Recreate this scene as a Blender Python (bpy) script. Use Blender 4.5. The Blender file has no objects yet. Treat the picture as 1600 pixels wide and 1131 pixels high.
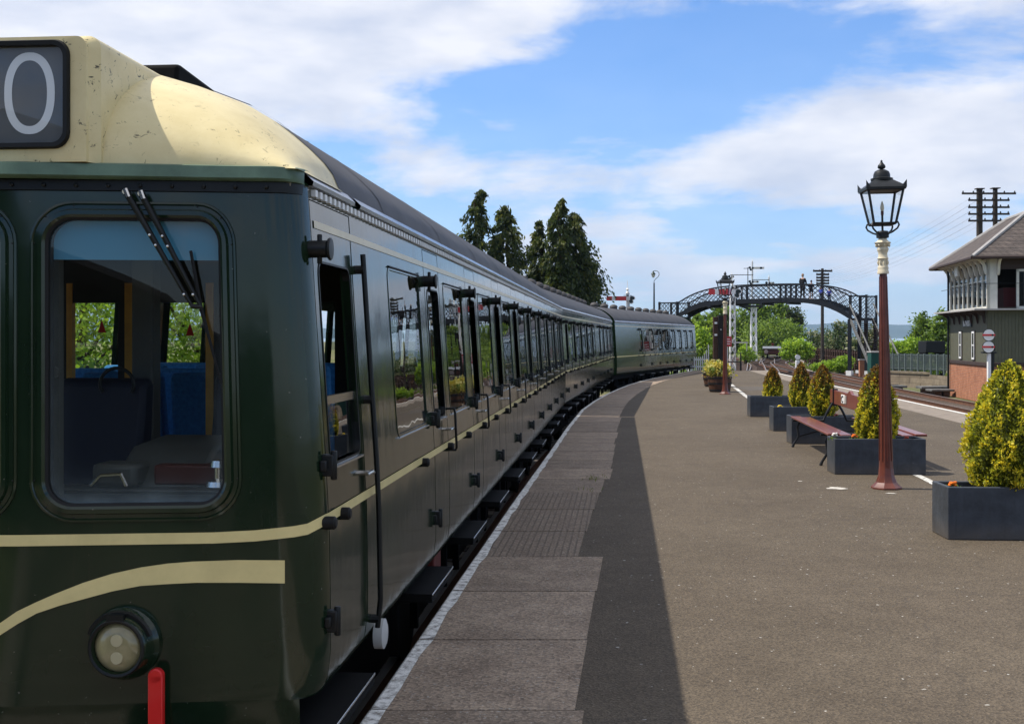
import bpy, bmesh, math, random
import numpy as np
from mathutils import Vector, Matrix
R = math.radians
random.seed(7)
rng = np.random.default_rng(11)
S = bpy.context.scene
COL = S.collection

# ------------------------------------------------------------------ camera, sky, sun, exposure
F, HZ, EYE = 1880.0, 528.0, 1.62            # focal length and horizon row in pixels of the 1600 px photo, eye height
cam_d = bpy.data.cameras.new("camera"); cam = bpy.data.objects.new("camera", cam_d); COL.objects.link(cam)
cam.location = (0, 0, EYE); cam.rotation_euler = (R(90), 0, 0)
cam_d.sensor_width = 36.0; cam_d.lens = 36.0 * F / 1600.0
cam_d.shift_y = -(565.5 - HZ) / 1600.0
cam_d.clip_start = 0.05; cam_d.clip_end = 30000
S.camera = cam

SUN_EL = R(56.5)
SUN_DIR = Vector((-0.990, 0.14, 0)).normalized() * math.cos(SUN_EL) + Vector((0, 0, math.sin(SUN_EL)))
sl = bpy.data.lights.new("sun", 'SUN'); sl.energy = 4.9; sl.angle = R(0.55); sl.color = (1.0, 0.94, 0.85)
so = bpy.data.objects.new("sun", sl); COL.objects.link(so)
so.rotation_euler = SUN_DIR.to_track_quat('Z', 'Y').to_euler()

W = bpy.data.worlds.new("World"); S.world = W; W.use_nodes = True
def build_world():
    nt = W.node_tree; N = nt.nodes; L = nt.links; N.clear()
    def math_(op, a, b=None, c=None):
        n = N.new('ShaderNodeMath'); n.operation = op
        for i, q in enumerate((a, b, c)):
            if q is None: continue
            if isinstance(q, (int, float)): n.inputs[i].default_value = q
            else: L.new(q, n.inputs[i])
        return n.outputs[0]
    out = N.new('ShaderNodeOutputWorld'); bg = N.new('ShaderNodeBackground'); bg.inputs[1].default_value = 0.092
    L.new(bg.outputs[0], out.inputs[0])
    sky = N.new('ShaderNodeTexSky'); sky.sky_type = 'NISHITA'; sky.sun_disc = False
    sky.sun_elevation = SUN_EL; sky.sun_rotation = math.atan2(SUN_DIR.x, SUN_DIR.y)
    sky.altitude = 0; sky.air_density = 1.0; sky.dust_density = 0.4; sky.ozone_density = 2.5
    tc = N.new('ShaderNodeTexCoord'); sep = N.new('ShaderNodeSeparateXYZ'); L.new(tc.outputs['Generated'], sep.inputs[0])
    x, y, z = sep.outputs
    az = math_('ARCTAN2', x, y)
    el = math_('ARCTAN2', z, math_('SQRT', math_('ADD', math_('MULTIPLY', x, x), math_('MULTIPLY', y, y))))
    # cloud decks: noise on a flat layer high above, so that clouds flatten and crowd towards the horizon
    zz = math_('MAXIMUM', math_('ADD', z, 0.09), 0.02)
    cx = math_('DIVIDE', x, zz); cy = math_('DIVIDE', y, zz)
    cmb = N.new('ShaderNodeCombineXYZ'); L.new(cx, cmb.inputs[0]); L.new(cy, cmb.inputs[1])
    def noise(sc, det, rough, vec, lac=2.0, dist=0.0):
        n = N.new('ShaderNodeTexNoise'); n.inputs['Scale'].default_value = sc; n.inputs['Detail'].default_value = det
        n.inputs['Roughness'].default_value = rough; n.inputs['Lacunarity'].default_value = lac; n.inputs['Distortion'].default_value = dist
        L.new(vec, n.inputs['Vector']); return n.outputs[0]
    n1 = noise(1.05, 9.0, 0.58, cmb.outputs[0], dist=0.15)
    ang = N.new('ShaderNodeCombineXYZ'); L.new(az, ang.inputs[0]); L.new(math_('MULTIPLY', el, 2.6), ang.inputs[1])
    n2 = noise(6.5, 9.0, 0.60, ang.outputs[0], dist=0.25)
    cov = math_('ADD', math_('MULTIPLY', n1, 0.55), math_('MULTIPLY', n2, 0.62))
    # where the cloud banks of this day stand (direction in degrees, size, weight)
    banks = [(-14, 14.5, 11, 4.0, .34), (-4, 15.2, 6.5, 2.6, .22), (-8.5, 12.0, 5, 2.0, .12),
             (0, 11.8, 8, 1.3, -.24), (9, 13.0, 6.0, 2.2, -.26), (4, 10.0, 7, 0.9, -.10), (-9.5, 8.6, 4, 1.2, -.16),
             (20, 9.7, 6, 1.9, .22), (14, 9.0, 6, 1.6, .18), (20, 14.6, 6, 1.8, .12), (6, 7.4, 9, 1.5, .10), (-4.5, 8.2, 3.0, 1.0, .14),
             (13, 5.3, 5, 0.55, -.14), (-2.5, 5.2, 4, 0.8, -.04), (6, 2.6, 14, 1.4, .10), (3, 5.4, 5, .8, .10), (16, 3.2, 6, 1.0, .10), (19, 7.0, 6, 1.3, .16), (8, 4.0, 10, 1.2, .08), (-14, 6.5, 5, 1.5, .05)]
    for a, e, ra, re, wgt in banks:
        da = math_('DIVIDE', math_('SUBTRACT', az, R(a)), R(ra)); de = math_('DIVIDE', math_('SUBTRACT', el, R(e)), R(re))
        g = math_('EXPONENT', math_('MULTIPLY', math_('ADD', math_('MULTIPLY', da, da), math_('MULTIPLY', de, de)), -1.0))
        cov = math_('MULTIPLY_ADD', g, wgt, cov)
    hi = N.new('ShaderNodeMapRange'); hi.inputs[1].default_value = R(17); hi.inputs[2].default_value = R(32); hi.inputs[3].default_value = 0.0; hi.inputs[4].default_value = 0.13; L.new(el, hi.inputs[0])  # extra unseen cloud overhead, added to make the fill light neutral
    cov = math_('ADD', cov, hi.outputs[0])
    mr = N.new('ShaderNodeMapRange'); mr.interpolation_type = 'SMOOTHERSTEP'
    mr.inputs[1].default_value = 0.49; mr.inputs[2].default_value = 0.77; L.new(cov, mr.inputs[0])
    cloud = math_('MULTIPLY', mr.outputs[0], 0.96)
    # thin veil towards the horizon
    veil = math_('MULTIPLY', math_('EXPONENT', math_('MULTIPLY', math_('ABSOLUTE', el), -9.0)), 0.62)
    cloud = math_('MAXIMUM', cloud, veil)
    n3 = noise(11, 5, 0.5, ang.outputs[0])
    cr = N.new('ShaderNodeValToRGB'); L.new(n3, cr.inputs[0])
    cr.color_ramp.elements[0].position = 0.30; cr.color_ramp.elements[0].color = (0.55, 0.59, 0.70, 1)
    cr.color_ramp.elements[1].position = 0.66; cr.color_ramp.elements[1].color = (0.80, 0.80, 0.84, 1)
    vm = N.new('ShaderNodeVectorMath'); vm.operation = 'SCALE'; L.new(cr.outputs[0], vm.inputs[0]); vm.inputs['Scale'].default_value = 11.4
    tint = N.new('ShaderNodeMix'); tint.data_type = 'RGBA'; tint.blend_type = 'MULTIPLY'; tint.inputs[0].default_value = 1.0
    L.new(sky.outputs[0], tint.inputs['A']); tint.inputs['B'].default_value = (0.76, 1.18, 1.70, 1)
    mx = N.new('ShaderNodeMix'); mx.data_type = 'RGBA'; L.new(cloud, mx.inputs[0])
    L.new(tint.outputs['Result'], mx.inputs['A']); L.new(vm.outputs[0], mx.inputs['B'])
    L.new(mx.outputs['Result'], bg.inputs[0])
build_world()
S.view_settings.view_transform = 'Standard'; S.view_settings.look = 'None'
S.view_settings.exposure = 0.26; S.view_settings.gamma = 1.0; S.view_settings.use_curve_mapping = False
S.render.engine = 'CYCLES'
S.cycles.max_bounces = 8; S.cycles.transparent_max_bounces = 12; S.cycles.use_denoising = True
S.cycles.caustics_reflective = False; S.cycles.caustics_refractive = False; S.cycles.sample_clamp_indirect = 6.0

def at(X, Y, y):                                       # the point seen at photo pixel X, Y at distance y ahead
    return Vector(((X - 800.0) / F * y, y, EYE + (HZ - Y) * y / F))
def ax(X, y): return (X - 800.0) / F * y
def az_(Y, y): return EYE + (HZ - Y) * y / F

# ------------------------------------------------------------------ materials
MATS = {}
def mat(name, col, rough=0.6, metal=0.0, spec=0.28, coat=0.0, var=0.0, vscale=8.0, bump=0.0, bscale=60.0, col2=None, coat_rough=0.05):
    if name in MATS: return MATS[name]
    m = bpy.data.materials.new(name); m.use_nodes = True; nt = m.node_tree; N = nt.nodes; L = nt.links
    b = N['Principled BSDF']; b.inputs['Base Color'].default_value = (*col, 1); b.inputs['Roughness'].default_value = rough
    b.inputs['Metallic'].default_value = metal; b.inputs['Specular IOR Level'].default_value = spec
    b.inputs['Coat Weight'].default_value = coat; b.inputs['Coat Roughness'].default_value = coat_rough
    tc = N.new('ShaderNodeTexCoord')
    if var > 0 or col2:
        n = N.new('ShaderNodeTexNoise'); n.inputs['Scale'].default_value = vscale; n.inputs['Detail'].default_value = 6; n.inputs['Roughness'].default_value = 0.65
        L.new(tc.outputs['Object'], n.inputs['Vector'])
        r = N.new('ShaderNodeValToRGB'); L.new(n.outputs[0], r.inputs[0])
        c2 = col2 if col2 else tuple(c * (1 + var) for c in col)
        c1 = col if col2 else tuple(c * (1 - var) for c in col)
        r.color_ramp.elements[0].position = 0.34; r.color_ramp.elements[0].color = (*c1, 1)
        r.color_ramp.elements[1].position = 0.68; r.color_ramp.elements[1].color = (*c2, 1)
        L.new(r.outputs[0], b.inputs['Base Color'])
    if bump > 0:
        n2 = N.new('ShaderNodeTexNoise'); n2.inputs['Scale'].default_value = bscale; n2.inputs['Detail'].default_value = 4
        L.new(tc.outputs['Object'], n2.inputs['Vector'])
        bp = N.new('ShaderNodeBump'); bp.inputs['Strength'].default_value = bump; bp.inputs['Distance'].default_value = 0.02
        L.new(n2.outputs[0], bp.inputs['Height']); L.new(bp.outputs[0], b.inputs['Normal'])
    MATS[name] = m
    return m
def nodes_of(m): return m.node_tree.nodes, m.node_tree.links, m.node_tree.nodes['Principled BSDF']
def ramp(N, L, src, stops):
    r = N.new('ShaderNodeValToRGB'); L.new(src, r.inputs[0]); els = r.color_ramp.elements
    while len(els) < len(stops): els.new(0.5)
    for e, (p, c) in zip(els, stops): e.position = p; e.color = (*c, 1) if len(c) == 3 else c
    return r.outputs[0]
def tnoise(N, L, vec, sc, det=5, rough=0.6, dist=0):
    n = N.new('ShaderNodeTexNoise'); n.inputs['Scale'].default_value = sc; n.inputs['Detail'].default_value = det
    n.inputs['Roughness'].default_value = rough; n.inputs['Distortion'].default_value = dist; L.new(vec, n.inputs['Vector']); return n.outputs[0]
def mixc(N, L, f, a, b, mode='MIX'):
    m = N.new('ShaderNodeMix'); m.data_type = 'RGBA'; m.blend_type = mode
    for s, q in ((0, f), ('A', a), ('B', b)):
        i = m.inputs[s]
        if hasattr(q, 'links') or isinstance(q, bpy.types.NodeSocket): L.new(q, i)
        elif isinstance(q, (int, float)): i.default_value = q
        else: i.default_value = (*q, 1)
    return m.outputs['Result']
def mapping(N, L, sc, src='Object'):
    tc = N.new('ShaderNodeTexCoord'); mp = N.new('ShaderNodeMapping'); mp.inputs['Scale'].default_value = sc
    L.new(tc.outputs[src], mp.inputs[0]); return mp.outputs[0]

def m_green():
    m = mat('green_coach_paint', (0.013, 0.030, 0.020), 0.16, spec=0.42, coat=0.10)
    N, L, b = nodes_of(m); b.inputs['IOR'].default_value = 1.5
    v = mapping(N, L, (1, 1, 1))
    n = tnoise(N, L, v, 1.3, 4)
    c = ramp(N, L, n, [(0.3, (0.0068, 0.0170, 0.0084)), (0.7, (0.0125, 0.0268, 0.0128))])
    # thin run-down dirt streaks and small stone chips
    vs = mapping(N, L, (9, 9, 0.7)); ns = tnoise(N, L, vs, 2.2, 6, 0.7)
    fs = ramp(N, L, ns, [(0.62, (0, 0, 0)), (0.80, (0.5, 0.5, 0.5))])
    c = mixc(N, L, fs, c, (0.032, 0.029, 0.018))
    nc = tnoise(N, L, v, 55, 2, 0.5); fc = ramp(N, L, nc, [(0.755, (0, 0, 0)), (0.775, (1, 1, 1))])
    c = mixc(N, L, fc, c, (0.12, 0.12, 0.10))
    L.new(c, b.inputs['Base Color'])
    nr = tnoise(N, L, v, 7, 5); rr = N.new('ShaderNodeMapRange'); rr.inputs[3].default_value = 0.06; rr.inputs[4].default_value = 0.19
    L.new(nr, rr.inputs[0]); L.new(rr.outputs[0], b.inputs['Roughness'])
    bv = mapping(N, L, (1.1, 1.6, 0.9)); nb = tnoise(N, L, bv, 2.6, 3, 0.45)
    bp = N.new('ShaderNodeBump'); bp.inputs['Strength'].default_value = 0.09; bp.inputs['Distance'].default_value = 0.03
    L.new(nb, bp.inputs['Height']); L.new(bp.outputs[0], b.inputs['Normal']); L.new(bp.outputs[0], b.inputs['Coat Normal'])
    return m
def m_cream():
    m = mat('cream_cab_paint', (0.70, 0.58, 0.30), 0.42, spec=0.4)
    N, L, b = nodes_of(m); v = mapping(N, L, (1, 1, 1))
    n = tnoise(N, L, v, 3.5, 6, 0.65)
    c = ramp(N, L, n, [(0.3, (0.60, 0.49, 0.24)), (0.7, (0.74, 0.63, 0.35))])
    vs = mapping(N, L, (7, 7, 1.2)); ns = tnoise(N, L, vs, 2.5, 7, 0.7)
    c = mixc(N, L, ramp(N, L, ns, [(0.58, (0, 0, 0)), (0.78, (0.45, 0.45, 0.45))]), c, (0.30, 0.24, 0.13))
    nc = tnoise(N, L, v, 21, 8, 0.74, 1.0); fc = ramp(N, L, nc, [(0.606, (0, 0, 0)), (0.622, (1, 1, 1))])
    nm = tnoise(N, L, v, 2.2, 2); fm = ramp(N, L, nm, [(0.38, (0, 0, 0)), (0.56, (1, 1, 1))])
    ff = N.new('ShaderNodeMath'); ff.operation = 'MULTIPLY'; L.new(fc, ff.inputs[0]); L.new(fm, ff.inputs[1])
    c = mixc(N, L, ff.outputs[0], c, (0.055, 0.042, 0.022))
    L.new(c, b.inputs['Base Color'])
    bp = N.new('ShaderNodeBump'); bp.inputs['Strength'].default_value = 0.12; bp.inputs['Distance'].default_value = 0.02
    L.new(tnoise(N, L, v, 5, 4), bp.inputs['Height']); L.new(bp.outputs[0], b.inputs['Normal'])
    return m
def m_asphalt():
    m = mat('worn_brown_asphalt', (0.15, 0.118, 0.088), 0.88, spec=0.3)
    N, L, b = nodes_of(m); v = mapping(N, L, (1, 1, 1))
    n = tnoise(N, L, v, 0.55, 6, 0.6, 0.4); n2 = tnoise(N, L, v, 4.5, 5, 0.6)
    c = ramp(N, L, n, [(0.28, (0.073, 0.057, 0.0395)), (0.70, (0.100, 0.080, 0.057))])
    c2 = ramp(N, L, n2, [(0.3, (0.88, 0.87, 0.86)), (0.72, (1.08, 1.08, 1.08))])
    c = mixc(N, L, 1.0, c, c2, 'MULTIPLY')
    vo = N.new('ShaderNodeTexVoronoi'); vo.inputs['Scale'].default_value = 105; L.new(v, vo.inputs['Vector'])
    cg = ramp(N, L, vo.outputs['Color'], [(0.1, (0.45, 0.45, 0.45)), (0.9, (1.6, 1.57, 1.5))])
    c = mixc(N, L, 0.75, c, cg, 'MULTIPLY')
    ns = tnoise(N, L, v, 24, 2, 0.5); c = mixc(N, L, ramp(N, L, ns, [(0.715, (0, 0, 0)), (0.735, (0.9, 0.9, 0.9))]), c, (0.42, 0.40, 0.36))
    nd = tnoise(N, L, v, 31, 2, 0.5); c = mixc(N, L, ramp(N, L, nd, [(0.70, (0, 0, 0)), (0.78, (0.6, 0.6, 0.6))]), c, (0.035, 0.03, 0.025))
    # fine cracks and old patch joints
    vc = N.new('ShaderNodeTexVoronoi'); vc.feature = 'DISTANCE_TO_EDGE'; vc.inputs['Scale'].default_value = 0.33
    dv = N.new('ShaderNodeVectorMath'); dv.operation = 'ADD'; L.new(v, dv.inputs[0])
    nn = N.new('ShaderNodeTexNoise'); nn.inputs['Scale'].default_value = 1.5; nn.inputs['Detail'].default_value = 5; L.new(v, nn.inputs['Vector'])
    sc = N.new('ShaderNodeVectorMath'); sc.operation = 'SCALE'; sc.inputs['Scale'].default_value = 0.5; L.new(nn.outputs['Color'], sc.inputs[0])
    L.new(sc.outputs[0], dv.inputs[1]); L.new(dv.outputs[0], vc.inputs['Vector'])
    c = mixc(N, L, ramp(N, L, vc.outputs['Distance'], [(0.0, (0.35, 0.35, 0.35)), (0.006, (0, 0, 0))]), c, (0.05, 0.04, 0.03))
    L.new(c, b.inputs['Base Color'])
    bp = N.new('ShaderNodeBump'); bp.inputs['Strength'].default_value = 0.55; bp.inputs['Distance'].default_value = 0.006
    L.new(vo.outputs['Distance'], bp.inputs['Height']); L.new(bp.outputs[0], b.inputs['Normal'])
    return m
def m_slab(name, k, stud=False):
    m = mat(name, (0.22 * k, 0.185 * k, 0.155 * k), 0.85, spec=0.3)
    N, L, b = nodes_of(m); v = mapping(N, L, (1, 1, 1))
    n = tnoise(N, L, v, 3.0, 6, 0.65)
    c = ramp(N, L, n, [(0.3, (0.172 * k, 0.128 * k, 0.093 * k)), (0.7, (0.295 * k, 0.23 * k, 0.17 * k))])
    vo = N.new('ShaderNodeTexVoronoi'); vo.inputs['Scale'].default_value = 75; L.new(v, vo.inputs['Vector'])
    c = mixc(N, L, 0.6, c, ramp(N, L, vo.outputs['Color'], [(0.1, (0.4, 0.4, 0.4)), (0.9, (1.75, 1.72, 1.65))]), 'MULTIPLY')
    ns = tnoise(N, L, v, 60, 2, 0.5); c = mixc(N, L, ramp(N, L, ns, [(0.66, (0, 0, 0)), (0.70, (0.8, 0.8, 0.8))]), c, (0.40, 0.38, 0.34))
    L.new(c, b.inputs['Base Color'])
    # moulded grid of the slab top
    br = N.new('ShaderNodeTexBrick'); br.offset = 0; br.inputs['Scale'].default_value = 1.0
    br.inputs['Brick Width'].default_value = 0.05; br.inputs['Row Height'].default_value = 0.05; br.inputs['Mortar Size'].default_value = 0.007 if stud else 0.003
    br.inputs['Mortar Smooth'].default_value = 0.4
    v2 = N.new('ShaderNodeMapping'); v2.inputs['Rotation'].default_value = (0, 0, 0.0904); L.new(v, v2.inputs[0]); L.new(v2.outputs[0], br.inputs['Vector'])
    bp = N.new('ShaderNodeBump'); bp.inputs['Strength'].default_value = 1.0 if stud else 0.35; bp.inputs['Distance'].default_value = 0.012 if stud else 0.004; bp.invert = True
    L.new(br.outputs['Fac'], bp.inputs['Height'])
    bp2 = N.new('ShaderNodeBump'); bp2.inputs['Strength'].default_value = 0.5; bp2.inputs['Distance'].default_value = 0.004
    L.new(vo.outputs['Distance'], bp2.inputs['Height']); L.new(bp.outputs[0], bp2.inputs['Normal']); L.new(bp2.outputs[0], b.inputs['Normal'])
    if stud:
        mf = N.new('ShaderNodeMath'); mf.operation = 'MULTIPLY'; L.new(br.outputs['Fac'], mf.inputs[0]); L.new(ramp(N, L, n, [(.35, (.15, .15, .15)), (.65, (.75, .75, .75))]), mf.inputs[1]); c = mixc(N, L, mf.outputs[0], c, (0.06, 0.05, 0.04)); L.new(c, b.inputs['Base Color'])
    return m
def m_worn_white(name='worn_white_edge_paint', keep=0.46):
    m = mat(name, (0.6, 0.6, 0.57), 0.8)
    N, L, b = nodes_of(m); v = mapping(N, L, (1, 1, 1))
    n = tnoise(N, L, v, 22, 8, 0.75)
    c = ramp(N, L, n, [(keep - 0.10, (0.17, 0.145, 0.12)), (keep, (0.52, 0.51, 0.47)), (keep + 0.10, (0.80, 0.79, 0.74))])
    L.new(c, b.inputs['Base Color'])
    bp = N.new('ShaderNodeBump'); bp.inputs['Strength'].default_value = 0.5; bp.inputs['Distance'].default_value = 0.01
    L.new(n, bp.inputs['Height']); L.new(bp.outputs[0], b.inputs['Normal'])
    return m
def m_glass(name, tint=(0.80, 0.86, 0.84), ior=1.75, wav=0.0, grime=False):
    m = bpy.data.materials.new(name); m.use_nodes = True; nt = m.node_tree; N = nt.nodes; L = nt.links; N.clear()
    o = N.new('ShaderNodeOutputMaterial'); mx = N.new('ShaderNodeMixShader'); t = N.new('ShaderNodeBsdfTransparent'); g = N.new('ShaderNodeBsdfGlossy')
    t.inputs[0].default_value = (*tint, 1); g.inputs['Roughness'].default_value = 0.0
    ge = N.new('ShaderNodeNewGeometry'); dt = N.new('ShaderNodeVectorMath'); dt.operation = 'DOT_PRODUCT'      # the same reflectance from both sides of the pane
    L.new(ge.outputs['Normal'], dt.inputs[0]); L.new(ge.outputs['Incoming'], dt.inputs[1])
    f0 = ((ior - 1) / (ior + 1)) ** 2
    def M0(op, a, b=None):
        n = N.new('ShaderNodeMath'); n.operation = op
        for i, q in enumerate((a, b)):
            if q is None: continue
            if isinstance(q, (int, float)): n.inputs[i].default_value = q
            else: L.new(q, n.inputs[i])
        return n.outputs[0]
    fr = M0('ADD', f0, M0('MULTIPLY', 1 - f0, M0('POWER', M0('SUBTRACT', 1.0, M0('ABSOLUTE', dt.outputs['Value'])), 5.0)))
    L.new(fr, mx.inputs[0]); L.new(t.outputs[0], mx.inputs[1]); L.new(g.outputs[0], mx.inputs[2]); L.new(mx.outputs[0], o.inputs[0])
    if wav > 0:
        v = mapping(N, L, (1, 1, 0.8)); n = tnoise(N, L, v, 2.4, 2, 0.4)
        bp = N.new('ShaderNodeBump'); bp.inputs['Strength'].default_value = wav; bp.inputs['Distance'].default_value = 0.02
        L.new(n, bp.inputs['Height']); L.new(bp.outputs[0], g.inputs['Normal'])
    if grime:                                          # dust left round the edges where the wipers never reach
        tc = N.new('ShaderNodeTexCoord'); sp = N.new('ShaderNodeSeparateXYZ'); L.new(tc.outputs['Generated'], sp.inputs[0])
        def M_(op, a, b):
            n = N.new('ShaderNodeMath'); n.operation = op
            for i, q in enumerate((a, b)):
                if isinstance(q, (int, float)): n.inputs[i].default_value = q
                else: L.new(q, n.inputs[i])
            return n.outputs[0]
        ax_ = M_('ABSOLUTE', M_('SUBTRACT', M_('MULTIPLY', sp.outputs[0], 2.0), 1.0), 0); az2 = M_('SUBTRACT', 1.0, M_('MULTIPLY', sp.outputs[2], 1.55))
        e = M_('ADD', M_('POWER', ax_, 14.0), M_('POWER', M_('MAXIMUM', az2, 0.0), 15.0))
        lowk = M_('SUBTRACT', 1.0, M_('MULTIPLY', sp.outputs[2], 0.85))
        ns = tnoise(N, L, tc.outputs['Object'], 9, 6, 0.6)
        f2 = M_('MINIMUM', M_('MULTIPLY', M_('MULTIPLY', e, lowk), M_('MULTIPLY', ns, 0.9)), 0.5)
        f2 = M_('ADD', f2, 0.003)
        df = N.new('ShaderNodeBsdfDiffuse'); df.inputs[0].default_value = (0.40, 0.50, 0.52, 1); m2 = N.new('ShaderNodeMixShader')
        L.new(f2, m2.inputs[0]); L.new(mx.outputs[0], m2.inputs[1]); L.new(df.outputs[0], m2.inputs[2]); L.new(m2.outputs[0], o.inputs[0])
    MATS[name] = m; return m
def m_brick(name, c1, c2, mortar, w=0.225, h=0.075, vec_rot=None):
    m = mat(name, c1, 0.85); N, L, b = nodes_of(m)
    tc = N.new('ShaderNodeTexCoord'); sp = N.new('ShaderNodeSeparateXYZ'); L.new(tc.outputs['Object'], sp.inputs[0])
    ad = N.new('ShaderNodeMath'); ad.operation = 'ADD'; L.new(sp.outputs[0], ad.inputs[0]); L.new(sp.outputs[1], ad.inputs[1])
    cb = N.new('ShaderNodeCombineXYZ'); L.new(ad.outputs[0], cb.inputs[0]); L.new(sp.outputs[2], cb.inputs[1])
    br = N.new('ShaderNodeTexBrick'); br.inputs['Scale'].default_value = 1; br.inputs['Brick Width'].default_value = w; br.inputs['Row Height'].default_value = h
    br.inputs['Mortar Size'].default_value = 0.009; br.inputs['Color1'].default_value = (*c1, 1); br.inputs['Color2'].default_value = (*c2, 1); br.inputs['Mortar'].default_value = (*mortar, 1)
    L.new(cb.outputs[0], br.inputs['Vector'])
    n = tnoise(N, L, tc.outputs['Object'], 2.5, 6, 0.7)
    c = mixc(N, L, 0.8, br.outputs['Color'], ramp(N, L, n, [(0.3, (0.6, 0.6, 0.6)), (0.7, (1.2, 1.2, 1.2))]), 'MULTIPLY')
    L.new(c, b.inputs['Base Color'])
    bp = N.new('ShaderNodeBump'); bp.invert = True; bp.inputs['Distance'].default_value = 0.01; L.new(br.outputs['Fac'], bp.inputs['Height']); L.new(bp.outputs[0], b.inputs['Normal'])
    return m
GREEN = m_green(); CREAM = m_cream(); ASPH = m_asphalt()
SLAB = [m_slab('weathered_concrete_slab', 1.0), m_slab('darker_concrete_slab', 0.88), m_slab('paler_concrete_slab', 1.12), m_slab('ribbed_concrete_slab', 0.95, True)]
EDGE = m_worn_white()
LINE = m_worn_white('thin_white_line_paint', 0.52)
GLASS = m_glass('side_window_glass', (0.74, 0.80, 0.78), 1.95, 0.10)
SCREEN = m_glass('windscreen_glass', (0.90, 0.94, 0.93), 1.52, 0.02, True)
PLAINGL = m_glass('headcode_glass', (0.90, 0.92, 0.92), 1.5)
CLEAR = m_glass('lantern_glass', (0.95, 0.96, 0.96), 1.18)
VISOR = mat('blue_tint_and_sky', (0.10, 0.34, 0.52), 0.3); VISOR.node_tree.nodes['Principled BSDF'].inputs['Alpha'].default_value = 0.62  # tint strip whose brighter blue also paints in the reflected sky
BAND = mat('cream_lining_paint', (0.68, 0.57, 0.26), 0.4, coat=0.2, var=0.08, vscale=6)
BAND2 = mat('pale_lining_paint', (0.62, 0.54, 0.36), 0.4, coat=0.2, var=0.08, vscale=6)
DRIP = mat('weathered_green_strip', (0.10, 0.16, 0.11), 0.45, var=0.25, vscale=5)
ROOFM = mat('grey_roof_paint', (0.062, 0.057, 0.054), 0.6, var=0.3, vscale=2.5, bump=0.1, bscale=5)
GUTTER = mat('pale_gutter_metal', (0.42, 0.43, 0.46), 0.25, metal=0.5, var=0.2, vscale=3)
BLACKM = mat('black_gloss_metal', (0.006, 0.007, 0.007), 0.42, spec=.3)
RUBBER = mat('black_rubber', (0.008, 0.008, 0.008), 0.6, spec=.25)
SOOT = mat('black_underframe', (0.004, 0.0038, 0.0035), 0.85, spec=.15, var=0.3)
CHROME = mat('worn_chrome', (0.62, 0.60, 0.56), 0.22, metal=1.0)
ALU = mat('bright_window_trim', (0.55, 0.56, 0.56), 0.25, metal=0.9)
RED = mat('bright_red_paint', (0.62, 0.015, 0.015), 0.35, coat=0.3)
OLDRED = mat('rusty_red_paint', (0.10, 0.015, 0.010), 0.6, var=0.3)
LENS = mat('frosted_lamp_lens', (0.26, 0.23, 0.12), 0.15, coat=0.6, var=0.15, vscale=14)
BLIND = mat('grey_blind_cloth', (0.13, 0.13, 0.13), 0.5, var=0.12, vscale=3)
GLYPH = mat('white_blind_figure', (0.80, 0.80, 0.80), 0.5)
BLUESEAT = mat('blue_moquette', (0.06, 0.27, 0.58), 0.9, col2=(0.03, 0.15, 0.38), vscale=45)
DARKSEAT = mat('dark_blue_leathercloth', (0.006, 0.008, 0.018), 0.6)
WOOD = mat('varnished_orange_wood', (0.62, 0.30, 0.05), 0.4, var=0.2, vscale=7)
INNER = mat('dark_cab_lining', (0.02, 0.017, 0.013), 0.7)
INGREY = mat('grey_cab_console', (0.055, 0.055, 0.048), 0.5, var=0.1)
BALLAST = mat('stone_ballast', (0.16, 0.125, 0.10), 0.95, col2=(0.30, 0.25, 0.21), vscale=14, bump=1.0, bscale=18)
RUST = mat('rusty_rail_side', (0.11, 0.052, 0.03), 0.8, var=0.3, vscale=6)
RAILTOP = mat('polished_rail_head', (0.26, 0.235, 0.215), 0.5, metal=0.4)
SLEEPER = mat('tarred_sleeper', (0.07, 0.045, 0.032), 0.9, var=0.35, vscale=5)
PLANTER = mat('slate_grey_planter', (0.046, 0.053, 0.064), 0.55, var=0.30, vscale=6, bump=0.18, bscale=22)
def scuff(m, low, z0, z1, streak, dark):                # SCUFF: splash dirt near the foot, pale scratches and run marks
    N, L, b = nodes_of(m); src = b.inputs['Base Color'].links[0].from_socket; tc = N.new('ShaderNodeTexCoord')
    sp = N.new('ShaderNodeSeparateXYZ'); L.new(tc.outputs['Object'], sp.inputs[0])
    n = tnoise(N, L, tc.outputs['Object'], 7, 6, .7); mr = N.new('ShaderNodeMapRange'); mr.inputs[1].default_value = z1; mr.inputs[2].default_value = z0; L.new(sp.outputs[2], mr.inputs[0])
    f = N.new('ShaderNodeMath'); f.operation = 'MULTIPLY'; L.new(mr.outputs[0], f.inputs[0]); L.new(n, f.inputs[1])
    c = mixc(N, L, f.outputs[0], src, low)
    v = mapping(N, L, (3, 3, 26)); s1 = tnoise(N, L, v, 1.6, 7, .75, 1.2); c = mixc(N, L, ramp(N, L, s1, [(.655, (0, 0, 0)), (.69, (.55, .55, .55))]), c, streak)
    v2 = mapping(N, L, (14, 14, 1.1)); s2 = tnoise(N, L, v2, 1.8, 5, .6); c = mixc(N, L, ramp(N, L, s2, [(.58, (0, 0, 0)), (.75, (.5, .5, .5))]), c, dark)
    L.new(c, b.inputs['Base Color'])
scuff(PLANTER, (.11, .09, .07), .0, .16, (.16, .17, .18), (.028, .030, .034))
SOIL = mat('dark_compost', (0.03, 0.022, 0.015), 0.95, var=0.4, vscale=25, bump=0.6, bscale=40)
BENCHRED = mat('maroon_bench_paint', (0.17, 0.048, 0.036), 0.35, coat=0.25, var=0.15, vscale=6)
IRON = mat('black_cast_iron', (0.014, 0.015, 0.017), 0.42)
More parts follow.
